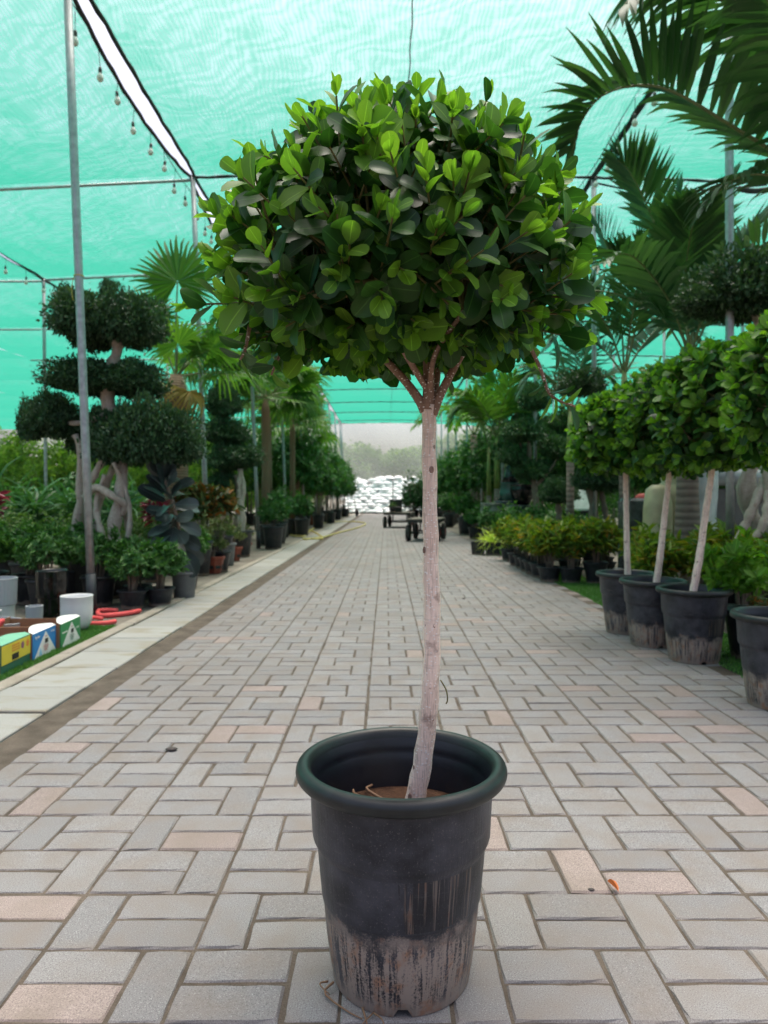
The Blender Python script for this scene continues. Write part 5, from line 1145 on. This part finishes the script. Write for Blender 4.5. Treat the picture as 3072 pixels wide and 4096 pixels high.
feather_palm('thinner stem of the twin palm right behind the hero trunk', 1955, 1800, 15.7, [[(1930, 1700, 0), (1880, 1640, 0), (1830, 1640, 0)], [(1975, 1690, 0), (2010, 1620, 0), (2050, 1620, 0)]], r=.05, shaft=1.0, mat=ML_PALML, n=30, ll=.6, w=.045, vee=.1, droop=.4, fwd=.55, start=.2, r0=.016)
c = at(2750, 1880, 6.7); t = thing('palm_tree', 'stout ringed grey palm trunk between wrapped statue and dark tank', 'palm tree', (c.x, c.y, 0), 0, 'feather palms on the right')
MB().add(*tube_vf([(0, 0, 0), (0, 0, .3), (0, 0, 1.0), (.02, 0, 2.3)], [.15, .13, .10, .085], 14)).build('trunk', M_PTRUNK, t, True)
for i in range(5):
    a = i * 1.26; pts = [(0.02, 0, 2.2), (.3 * math.cos(a), .3 * math.sin(a), 2.7), (.9 * math.cos(a), .9 * math.sin(a), 3.0), (1.4 * math.cos(a), 1.4 * math.sin(a), 2.8)]
    link('frond', frond_mesh('frond', pts, ML_PALM, n=28, ll=.45, w=.04, vee=.2, droop=.3, seed=i), t)
c = at(1895, 1740, 18.5); t = thing('palm_tree', 'grey palm trunk far down the right side beside the hero trunk', 'palm tree', (c.x, c.y, 0), 0, 'feather palms on the right')
MB().add(*tube_vf([(0, 0, 0), (0, 0, 1.0), (0, 0, c.z)], [.12, .095, .085], 12)).build('trunk', M_PTRUNK, t, True)
for i in range(7):
    a = i * .9; pts = [(0, 0, c.z), (.4 * math.cos(a), .4 * math.sin(a), c.z + .55), (1.1 * math.cos(a), 1.1 * math.sin(a), c.z + .7), (1.7 * math.cos(a), 1.7 * math.sin(a), c.z + .3)]
    link('frond', frond_mesh('frond', pts, ML_PALML, n=26, ll=.55, w=.05, vee=.1, droop=.4, seed=i), t)

# bonsai on the right
BX, BY = 2.92, 5.6
def B3(u, v, d=5.6): q = at(u, v, d); return (q.x - BX, q.y - BY, q.z)
bonsai('bonsai with clipped dark head and bare patch at the upper right, roots braided below', (BX, BY, 0),
    [([B3(3040, 2180), B3(3010, 2080), B3(2985, 1950), B3(3020, 1800), B3(3040, 1600), B3(3040, 1400), B3(3030, 1220)], .09, .06), ([B3(2950, 2170, 5.4), B3(3000, 2060, 5.4), B3(3060, 1920, 5.45)], .04, .045), ([B3(3080, 2180, 5.4), B3(3085, 2020, 5.4), B3(3060, 1850, 5.4)], .05, .05), ([B3(3010, 2180, 5.3), B3(3060, 2080, 5.3), B3(3075, 1960, 5.4)], .04, .04),
     ([B3(3030, 1240), B3(2960, 1160), B3(2860, 1140), B3(2790, 1130)], .035, .012), ([B3(2900, 1150), B3(2860, 1100), B3(2830, 1080)], .014, .006), ([B3(2880, 1145), B3(2830, 1180), B3(2790, 1190)], .012, .006)],
    [(PADS_L[2], B3(3000, 1200), (.86, .9, 1.1), .4), (PADS_S[2], B3(2850, 1215), (.85, .8, .6), 0), (PADS_L[0], B3(2920, 1440, 6.0), (.55, .6, .5), 1), (PADS_S[0], B3(3100, 1690, 5.7), (1.2, 1, 1.1), 2)], 'tub', sp=.9)
def B4(u, v, d): q = at(u, v, d); return q
def ball_tree(label, u, v_base, d, trunk, pads, pot='tall', mat=None, group='clipped bonsai trees along the right', sp=1.0):
    o = at(u, v_base, d); org = Vector((o.x, o.y, 0)); f = lambda w: tuple(Vector(at(w[0], w[1], d + (w[2] if len(w) > 2 else 0))) - org)
    return bonsai(label, org, [([f(w) for w in pts], a, b) for pts, a, b in trunk], [(me, f(w), sc, i * 1.3) for i, (me, w, sc) in enumerate(pads)], pot, group, sp, mat or M_DBARK)
ball_tree('bonsai with three clipped balls behind the farthest ficus standard', 2380, 2100, 9.2, [([(2375, 2110), (2370, 2000), (2345, 1900), (2345, 1780), (2340, 1720)], .075, .04), ([(2430, 2100), (2410, 1990), (2400, 1940)], .05, .03)],
    [(PADS_L[0], (2395, 1930), (.62, .7, .9), ), (PADS_L[1], (2390, 1815), (.72, .7, .75)), (PADS_S[0], (2330, 1545), (1.0, 1, 1)), (PADS_S[1], (2440, 1860, .4), (1.1, 1, 1))])
ball_tree('low bonsai ball beside the green palm stem', 2240, 2100, 10.4, [([(2245, 2120), (2235, 2040), (2230, 1990)], .07, .05)], [(PADS_L[2], (2235, 1985), (.50, .55, .75))])
ball_tree('bonsai with several small clouds in the middle of the right side', 2130, 2080, 12.5, [([(2150, 2080), (2140, 1960), (2120, 1850), (2115, 1750)], .07, .04), ([(2130, 1900), (2090, 1830), (2080, 1770)], .04, .02), ([(2140, 1950), (2200, 1880), (2230, 1830)], .04, .02)],
    [(PADS_X[0], (2090, 1735), (.85, .8, .95)), (PADS_X[1], (2120, 1890), (.75, .8, .9)), (PADS_X[0], (2225, 1800), (.75, .8, .9)), (PADS_X[1], (2140, 1600), (.6, .7, 1.2)), (PADS_X[0], (2050, 1830), (.6, .6, .9))])
ball_tree('loose cloud-pruned tree behind the urns', 2030, 2080, 15.5, [([(2060, 2060), (2065, 1930), (2060, 1800)], .08, .05)], [(PADS_X[1], (2050, 1800), (1.0, 1, 1.3)), (PADS_X[0], (2110, 1700), (.9, .9, 1.2)), (PADS_X[1], (2200, 1720), (1, 1, 1.1))])
ball_tree('cloud-pruned tree behind the palm with green ringed stem', 2250, 2090, 13.5, [([(2250, 2090), (2240, 1900), (2250, 1700)], .08, .05)], [(PADS_X[0], (2200, 1760), (1, 1, 1.3)), (PADS_X[1], (2290, 1700), (1.1, 1, 1.3)), (PADS_X[0], (2350, 1800), (1, 1, 1.3)), (PADS_X[1], (2230, 1900), (1, 1, 1.2))])
for i, (x, y) in enumerate([(3.6, 12.5), (4.4, 11.5), (5.2, 12.8), (4.2, 14.6), (5.8, 11.0), (6.4, 13.4), (3.4, 16.2), (4.6, 17.4), (5.6, 16.2), (7.2, 16.0)]):
    potted('tall_shrub', 'tall dark shrub in the deep bed behind the right bonsai row', 'shrub', x, y, 'tall', B_TALL[i % 3], ST_TALL, group='tall shrubs deep on the right', rot=i * 1.9, s=.85 + .1 * (i % 3))
for i in range(16):
    y = 17.2 + i * 1.45; x = 2.5 + .75 * ((i * 5) % 3)
    potted('tall_shrub', f'tall leafy shrub along the far right of the lane, {ords[i]} from the front', 'shrub', x, y, 'tall', B_TALL[(i + 2) % 3], ST_TALL, group='tall shrubs along the far right', rot=i * 2.3, s=1.05 + .15 * (i % 3))

# glazed urns and the wrapped goods under the net on the right
def glaze(name, c, r=.15): return plain(name, c, r, 0, 0.35, 5)
M_TEAL, M_BLK, M_BLUEG, M_SAGE = glaze('teal glaze', (0.035, 0.085, 0.075)), glaze('black glaze', (0.008, 0.009, 0.010)), glaze('slate blue glaze', (0.035, 0.05, 0.062)), glaze('sage glaze', (0.11, 0.14, 0.11), .35)
URN = [(.5, 0), (.62, .05), (.86, .35), (1.0, .7), (.98, .84), (.88, .93), (.95, .97), (.95, 1.0), (.82, 1.0), (.80, .9), (.85, .7)]
def urn(label, u, v, d, R, h, mat, z, prof=URN):
    q = at(u, v, d); return tag(MB().add(*lathe_vf([(r * R, zz * h) for r, zz in prof], 32, True)).build('glazed_urn', mat, None, True, loc=(q.x, q.y, z)), label, 'urn', 'glazed urns on the right')
CONE = [(.9, 0), (1.0, .03), (.62, .4), (.4, .75), (.36, .95), (.42, 1.0), (.34, 1.0)]
urn('pale sage urn at the left of the glazed pots', 1972, 2030, 14.2, .26, .80, M_SAGE, 0); urn('dark slate blue urn in the lower row of glazed pots', 2035, 2030, 14.2, .28, .84, M_BLUEG, 0); urn('smaller slate blue urn at the right of the glazed pots', 2080, 2030, 14.0, .24, .76, M_BLUEG, 0)
urn('green teal urn standing on the lower glazed pots', 2040, 1960, 14.2, .25, .36, M_TEAL, .845, [(.75, 0), (1.0, .03), (.85, .5), (.7, .95), (.75, 1.0), (.6, 1.0)]); urn('black urn standing on the right lower pot', 2088, 1960, 14.0, .24, .40, M_BLK, .765)
urn('black bell shaped urn on top of the teal urn', 2040, 1900, 14.2, .17, .42, M_BLK, 1.21, CONE)
M_CREAM, M_WRAP = plain('cream wrap', (0.36, 0.33, 0.19), 0.4, 0, 0.15, 9, bmp=.5), plain('grey white plastic wrap', (0.42, 0.47, 0.47), 0.28, 0, 0.2, 9, bmp=.5)
M_TANK, M_TANKF, M_FILM = plain('dark grey panel', (0.085, 0.082, 0.078), 0.5), plain('grey tank frame', (0.28, 0.30, 0.31), 0.5), plain('dark wrapped pallet film', (0.055, 0.07, 0.075), 0.15, 0, 0.4, 14, bmp=.5)
def lumpy(name, label, cat, u, d, prof, mat, n=26, wob=.05, seed=0):
    q = at(u, 2000, d); V, Fc = lathe_vf(prof, n, True, True); g_ = np.random.default_rng(seed); V[:, :2] *= (1 + wob * np.sin(V[:, 2:3] * 9 + np.arctan2(V[:, 1:2], V[:, 0:1]) * 3 + seed)); return tag(MB().add(V, Fc).build(name, mat, None, True, loc=(q.x, q.y, 0)), label, cat)
lumpy('wrapped_statue', 'cream wrapped statue-like bundle with a narrow waist on the right', 'wrapped bundle', 2690, 7.1, [(.11, 0), (.12, .3), (.13, .62), (.17, .72), (.18, .9), (.15, 1.02), (.10, 1.06), (.13, 1.14), (.13, 1.24), (.06, 1.3)], M_CREAM, seed=1)
lumpy('wrapped_bundle', 'shorter cream wrapped bundle beside the statue-like one', 'wrapped bundle', 2630, 7.0, [(.13, 0), (.14, .4), (.14, .8), (.11, .98), (.05, 1.03)], M_CREAM, seed=2)
lumpy('wrapped_bundle', 'grey white plastic wrapped column beside the ringed palm trunk', 'wrapped bundle', 2790, 7.6, [(.2, 0), (.2, .5), (.17, .7), (.2, .9), (.21, 1.2), (.15, 1.5), (.1, 1.7)], M_WRAP, wob=.08, seed=3)
lumpy('wrapped_bundle', 'bulging white plastic wrap left of the ringed palm trunk', 'wrapped bundle', 2722, 7.5, [(.16, 0), (.2, .3), (.19, .6), (.12, .8), (.16, 1.0), (.15, 1.35), (.08, 1.5)], M_WRAP, wob=.08, seed=4)
q = at(2880, 2000, 7.9); t = thing('storage_tank', 'dark grey panelled tank with a rounded top rail behind the ficus trunks', 'tank', (q.x + .05, q.y, 0))
MB().add(*box_vf((0, 0, .5), (1.0, .6, 1.0), .01)).build('panel', M_TANK, t); MB().add(*tube_vf([(-.56, -.32, 1.12), (.56, -.32, 1.12)], .09, 14)).build('rail', M_TANKF, t, True)
for s in (-1, 1): MB().add(*box_vf((s * .53, -.30, .55), (.055, .06, 1.1), .004)).build('post', M_TANKF, t)
MB().add(*box_vf((0, .1, 1.55), (1.3, .5, .7), .02)).build('upper_cover', plain('grey cover', (0.22, 0.24, 0.26), .5), t)
q = at(2575, 2000, 7.6); t = thing('wrapped_pallet', 'pallet load in dark shiny film with a red lid on top', 'pallet load', (q.x, q.y, 0))
MB().add(*box_vf((0, 0, .52), (.42, .4, .76), .03)).build('load', M_FILM, t); MB().add(*box_vf((0, 0, .07), (.5, .45, .13), .005)).build('base', M_TANKF, t); MB().add(*lathe_vf([(.09, .9), (.085, .925), (.05, .945), (0, .95)], 14)).build('red_lid', M_CRED, t, True)
t = thing('plastic_sack', 'tied pale plastic sack lying on low stones between trunks', 'sack', (2.63, 5.75, .30), .1)
V, Fc = lathe_vf([(.17, 0), (.2, .06), (.15, .15), (.05, .2), (.03, .21), (.08, .235)], 24, True); a_ = np.arctan2(V[:, 1], V[:, 0]); V[:, :2] *= (1 + .09 * np.sin(a_ * 9))[:, None]; V[:, 0] *= 1.2; MB().add(V, Fc).build('sack_body', M_WRAP, t, True)
t = thing('low_stand', 'low stone stand under the tied plastic sack', 'stand', (2.63, 5.75, 0)); MB().add(*box_vf((0, 0, .27), (.5, .4, .05), .008)).build('top', M_KERB, t)
for s in (-1, 1): MB().add(*box_vf((s * .19, 0, .122), (.08, .34, .244))).build('leg', M_KERB, t)
q = at(2325, 2000, 11.5); t = thing('covered_planter', 'dark planter box under a pale pyramid cover behind the crotons', 'planter', (q.x, q.y, 0), .5)
MB().add(*lathe_vf([(.26, 0), (.28, .70)], 4, True)).build('body', M_POTB, t); MB().add(*lathe_vf([(.33, .70), (.33, .73), (.12, 1.02), (.10, 1.03)], 4, True, True)).build('cover', plain('pale mint cover', (0.36, 0.44, 0.40), .5), t)
# ------------------------------------------------------------------ the far end: carts, hose, sacks, trees outside
M_CARTD, M_WOOD = plain('dark painted steel', (0.018, 0.018, 0.018), 0.5), plain('grey weathered boards', (0.16, 0.135, 0.11), 0.8, 0, 0.25, 20)
M_TYRE, M_RIMR, M_RIMO = plain('worn rubber tyre', (0.035, 0.033, 0.031), 0.8, 0, .2, 20), plain('red wheel rim', (0.20, 0.025, 0.022), 0.5), plain('rusty yellow wheel rim', (0.24, 0.13, 0.04), 0.6)
def wheel_meshes(R, w, mat):
    ty = [(R * .60, -w * .42), (R * .72, -w * .5), (R * .93, -w * .42), (R, -w * .18), (R, w * .18), (R * .93, w * .42), (R * .72, w * .5), (R * .60, w * .42)]
    rm = [(.012, -w * .44), (R * .2, -w * .40), (R * .25, -w * .18), (R * .5, -w * .15), (R * .60, -w * .38), (R * .62, -w * .38), (R * .62, w * .38), (R * .60, w * .38), (R * .5, w * .15), (R * .25, w * .18), (R * .2, w * .40), (.012, w * .44)]
    return MB().add(*lathe_vf(ty, 28)).mesh('tyre', M_TYRE, True), MB().add(*lathe_vf(rm, 20, True, True)).mesh('rim', mat, True)
def wheel(parent, loc, R, w, mat, steer=0.0):
    a, b = wheel_meshes(R, w, mat); e = link('wheel', None, parent, loc, (PI / 2, 0, PI / 2 + steer)); link('tyre', a, e); link('rim', b, e)
def cart(label, x, y, rz, L, W, mast=False, rail=False):
    t = thing('platform_cart', label, 'cart', (x, y, 0), rz); R = .175
    zt = .47
    n = 6
    for i in range(n): MB().add(*box_vf((-W / 2 + W * (i + .5) / n, 0, zt - .012), (W / n - .006, L, .024), .002)).build('board', M_WOOD, t)
    for s in (-1, 1): MB().add(*box_vf((s * (W / 2 - .02), 0, zt - .052), (.04, L, .05))).build('side_rail', M_CARTD, t)
    for s in (-1, 1): MB().add(*box_vf((0, s * (L / 2 - .02), zt - .0525), (W - .085, .04, .05))).build('end_rail', M_CARTD, t)
    for k, sy in enumerate((-1, 1)):
        yy = sy * (L / 2 - .2); MB().add(*tube_vf([(-W / 2 + .06, yy, R), (W / 2 - .06, yy, R)], .016, 8)).build('axle', M_CARTD, t, True)
        for s in (-1, 1):
            wheel(t, (s * (W / 2 - .02), yy, R), R, .10, M_RIMO if (k == 0 and s < 0) else M_RIMR)
            MB().add(*tube_vf([(s * (W / 2 - .12), yy, R), (s * (W / 2 - .12), yy + .05, zt - .08)], .018, 8)).build('strut', M_CARTD, t, True)
    if mast:
        MB().add(*tube_vf([(-W / 2 + .1, L / 2 - .06, zt), (-W / 2 + .1, L / 2 - .02, 1.5)], .014, 8)).build('mast', M_CARTD, t, True); MB().add(*tube_vf([(-W / 2 - .02, L / 2 - .02, 1.5), (-W / 2 + .22, L / 2 - .02, 1.5)], .014, 8)).build('handle', M_CARTD, t, True)
    if rail:
        for pts in ([(-W / 2, -L / 2, zt), (-W / 2, -L / 2, zt + .16), (W / 2, -L / 2, zt + .16), (W / 2, -L / 2, zt)], [(-W / 2, L / 2, zt), (-W / 2, L / 2, zt + .16), (W / 2, L / 2, zt + .16), (W / 2, L / 2, zt)]):
            m = MB()
            for i in range(3): m.add(*tube_vf(pts[i:i + 2], .013, 7))
            m.build('end_guard', M_CARTD, t, True)
    else:
        MB().add(*tube_vf([(0, L / 2, zt - .05), (.05, L / 2 + .35, .55), (.08, L / 2 + .55, .95)], .015, 8)).build('pull_bar', M_CARTD, t, True)
q = on_ground(1708, 2166); cart('flat trolley with worn board deck and red wheels, half hidden by the hero trunk', q.x + .02, q.y + .55, -.20, 1.35, .66)
q = on_ground(1600, 2112); cart('farther dark trolley with end guards, mast and plants loaded on it', q.x, q.y + .65, -.14, 1.5, .80, True, True)
t = thing('plant_crate', 'black crate with a few green cuttings on the farther trolley', 'crate', (q.x - .12, q.y + .35, .471), .3)
for sx, sy, w_, d_ in ((-.14, 0, .012, .3), (.14, 0, .012, .3), (0, -.156, .292, .012), (0, .156, .292, .012)): MB().add(*box_vf((sx, sy, .19), (w_, d_, .38))).build('side', M_CARTD, t)
MB().add(*box_vf((0, 0, .006), (.26, .28, .012))).build('bottom', M_CARTD, t)
potted('loaded_plant', 'small bright plant standing on the front of the farther trolley', 'potted plant', q.x - .22, q.y + .05, 'low', B_SMALL[0], s=.45, sp=.7, z=.471)
HEDGE = [bush_mesh('foliage', leaf_mat('clipped dark hedge leaf', (.012, .04, .014), (.035, .085, .024), .45, .2), 140 + k, .34, 1.35, 330, 8, .075, .5, 'oval', .05, .5) for k in range(2)]
for i, (dx, dy) in enumerate([(.62, 8.0), (1.12, 8.1), (.8, 8.8), (1.4, 8.9)]):
    potted('hedge_shrub', 'dense upright hedge shrub in the block standing before the sack pile', 'shrub', q.x + dx, q.y + dy, 'tall', HEDGE[i % 2], ST_TALL, group='upright hedge shrubs before the sacks', rot=i, s=1.3, fz=-.32)
# hand truck
q = on_ground(1408, 2066); t = thing('hand_truck', 'two-wheeled hand truck with long slanting handle beside the left pots', 'hand truck', (q.x, q.y + .1, 0), .35)
for s in (-1, 1):
    MB().add(*tube_vf([(s * .18, -.05, .1), (s * .18, .15, .9), (s * .16, .5, 1.15), (s * .14, 1.2, 1.6)], .02, 8)).build('side_tube', M_GALV, t, True); wheel(t, (s * .24, 0, .19), .19, .09, M_RIMR)
MB().add(*tube_vf([(-.24, 0, .19), (.24, 0, .19)], .015, 8)).build('axle', M_CARTD, t, True); MB().add(*box_vf((0, -.17, .03), (.42, .28, .012))).build('toe_plate', M_GALV, t)
for zz, yy in ((.4, .025), (.7, .10), (1.15, .5)): MB().add(*tube_vf([(-.18, yy, zz), (.18, yy, zz)], .016, 7)).build('cross_bar', M_GALV, t, True)
MB().add(*tube_vf([(-.14, 1.2, 1.6), (.14, 1.2, 1.6)], .02, 7)).build('handle', M_GALV, t, True)
# yellow hose
M_HOSE = plain('yellow hose', (0.50, 0.42, 0.11), 0.45, 0, .1, 8)
hz = [(1135, 2085, .18), (1140, 2112, .05), (1162, 2141, .02), (1200, 2148, .02), (1222, 2145, .02), (1240, 2126, .02), (1262, 2112, .02), (1310, 2092, .02), (1400, 2088, .02), (1460, 2094, .02), (1440, 2110, .02), (1360, 2132, .02), (1300, 2150, .02), (1230, 2160, .02), (1215, 2158, .02), (1290, 2158, .02), (1272, 2140, .02), (1240, 2124, .035)]
tag(MB().add(*tube_vf(spline([gp(u, v, z) for u, v, z in hz], 120), .018, 8)).build('garden_hose', M_HOSE, None, True), 'yellow garden hose looped across the slabs and lane', 'hose')
# white sacks
M_SACK = plain('white woven sack', (0.75, 0.755, 0.77), 0.65, 0, .05, 9, bmp=.4)
def sack_mesh(seed):
    g_ = np.random.default_rng(seed); V, Fc = [], []; n, m = 14, 10
    for i in range(m + 1):
        s = i / m; e = max(.08, math.sin(PI * s)) ** .38
        for j in range(n):
            a = 2 * PI * j / n; V.append(((s - .5) * .66, .19 * e * math.copysign(abs(math.cos(a)) ** .7, math.cos(a)) * (1 + g_.normal(0, .04)), .105 * e * math.copysign(abs(math.sin(a)) ** .8, math.sin(a)) * (1 + g_.normal(0, .05))))
    for i in range(m):
        for j in range(n): Fc.append((i * n + j, i * n + (j + 1) % n, (i + 1) * n + (j + 1) % n, (i + 1) * n + j))
    Fc += [tuple(range(n - 1, -1, -1)), tuple(m * n + j for j in range(n))]
    return MB().add(V, Fc).mesh('sack', M_SACK, True)
SACKS = [sack_mesh(s) for s in range(4)]; g = random.Random(3)
def sk(x, y, z, lab):
    tag(link('white_sack', g.choice(SACKS), None, (x + g.gauss(0, .05), y + g.gauss(0, .05), z + g.gauss(0, .008)), (g.gauss(0, .10), g.gauss(0, .08), g.gauss(0, .22) + (PI / 2 if g.random() < .18 else 0)), (g.uniform(.98, 1.12), 1.35, g.uniform(1.1, 1.3))), lab, 'sack', 'white sacks piled across the end of the lane')
for lay in range(11):
    for i in range(10):
        x = -2.35 + i * .52 + (.26 if lay % 2 else 0)
        top = 11 if x > -.9 else (10.6 if x < -1.5 else 9)
        if lay >= top: continue
        sk(x, 40.7 + lay * .15, .10 + lay * .182, 'white sack in the front of the pile closing the end of the lane')
        if lay < top - 1: sk(x + .26, 40.98 + lay * .15, .12 + lay * .182, 'white sack in the front of the pile closing the end of the lane')
for i, (x, z) in enumerate([(-1.95, 2.02), (.2, 2.07), (.7, 2.06), (-1.55, 1.9), (1.4, 2.05), (-.3, 2.05)]): sk(x, 42.3, z, 'white sack lying loose on top of the pile')
# dry leaf and pebbles on the lane
q = on_ground(2473, 3572); v_, q_, u_ = ficus_leaf(77); v_ = v_ * np.array([.018, .03, .03]); v_[:, 2] += np.abs(v_[:, 0]) * .9
tag(link('dry_leaf', fast_mesh('dry_leaf', v_, q_, leaf_mat('dry orange leaf', (.30, .09, .03), (.42, .15, .05), .6, .2, rib=.2, tcol=(1.3, 1, .7)), u_), None, (q.x, q.y, .004), (.5, .4, .9)), 'curled orange dry leaf lying on the pavers at lower right', 'leaf')
M_PEB = plain('dark pebble', (0.06, 0.05, 0.045), .8)
for i, (u, v, s, lb) in enumerate([(2365, 3560, .006, 'small dark pebble on the pink paver near the dry leaf'), (686, 3000, .016, 'muddy lump on the pavers at middle left'), (1855, 2395, .012, 'reddish crumb on the far pavers right of the trunk')]):
    q = on_ground(u, v); V, Fc = lathe_vf([(s * .7, 0), (s, s * .25), (s * .6, s * .55), (.0005, s * .62)], 9, True); V[:, 0] *= 1.4
    tag(MB().add(V, Fc).build('pebble', M_PEB, None, True, loc=(q.x, q.y, .0)), lb, 'pebble')

# trees and greenery outside the net
ML_TREE = leaf_mat('outside tree leaf', (0.03, 0.07, 0.02), (0.10, 0.15, 0.04), .6, .3, rib=0)
TREES = [pad_mesh('crown', ML_TREE, s, 1.0, 1.0, .95, 3200, .16, .8) for s in (21, 22, 23)]
def tree(label, x, y, h, r, i, group):
    t = thing('tree', label, 'tree', (x, y, 0), i, group)
    MB().add(*tube_vf(spline([(0, 0, 0), (.1, 0, h * .3), (-.05, .1, h * .7), (0, 0, h * .85)], 8), np.linspace(.16, .06, 8), 9)).build('trunk', M_DBARK, t, True)
    c = link('crown', None, t)
    for k, (dx, dy, dz, s) in enumerate([(0, 0, .8, 1), (.6, .1, .62, .75), (-.6, -.1, .58, .78), (.1, -.3, .45, .7)]):
        tag(link('foliage', TREES[(i + k) % 3], c, (dx * r, dy * r, h * dz), (0, 0, k), (r * s, r * s, h * .28 * s)), kind='stuff')
for i, (x, y, h, r) in enumerate([(-5.2, 54, 5.4, 2.0), (-1.9, 56, 4.6, 1.7), (1.6, 55, 4.4, 1.6), (4.8, 56, 5.2, 2.0), (8, 54, 6, 2.4), (-9.4, 55, 6, 2.4), (12, 56, 6.2, 2.4)]):
    tree('leafy tree standing outside beyond the far net wall', x, y, h, r, i, 'trees beyond the far net wall')
# far greenery reads as one mass on either side
def mass(label, boxes, seed, mat, L=.2):
    g_ = np.random.default_rng(seed); Ps = []
    for (x0, x1, y0, y1, h, n) in boxes:
        X, Y = g_.uniform(x0, x1, n), g_.uniform(y0, y1, n); hh = h * (.72 + .22 * np.sin(X * 1.3 + seed) * np.sin(Y * .9) + .12 * np.sin(X * 3.1 + Y * 2.3))
        Ps.append(np.stack([X, Y, hh * g_.uniform(0.05, 1, n) ** .55], 1))
    P = np.vstack(Ps); n = len(P); D = nrm(g_.normal(0, 1, (n, 3)) + np.array([0, 0, .4])); V, Q, U_ = place_leaves('lance', P, D, g_.normal(0, .6, (n, 3)) + np.array([0, -.4, .7]), L * g_.uniform(.6, 1.3, n), L * .3)
    return tag(link('undergrowth', fast_mesh('undergrowth', V, Q, mat, U_), None), label, 'undergrowth', None, 'stuff')
mass('mass of mixed green plants filling the far left of the nursery', [(-14, -7.2, 11, 20, 1.5, 14000), (-13, -5.5, 20, 25, 2.1, 14000), (-20, -4, 26, 38, 2.6, 22000), (-9, -3.2, 28, 40, 3.4, 12000)], 1, ML_LIME)
mass('mass of mixed green plants filling the far right of the nursery', [(4.5, 13, 18, 24, 2.3, 14000), (3.8, 20, 25, 38, 3.0, 24000), (2.8, 7, 30, 40, 3.4, 10000)], 2, ML_BROAD)

# things of a group that would share a label are told apart by their order across the picture
from collections import defaultdict
_same = defaultdict(list)
for o in COL.objects:
    if o.parent is None and o.get('group') and o.get('label'): _same[o['group'], o['label']].append(o)
for (_, lb), os_ in _same.items():
    if 1 < len(os_) <= 16:
        os_.sort(key=lambda o: o.location.x / max(o.location.y, .1))
        for i, o in enumerate(os_): o['label'] = f'{lb}, {ords[i]} from the left'
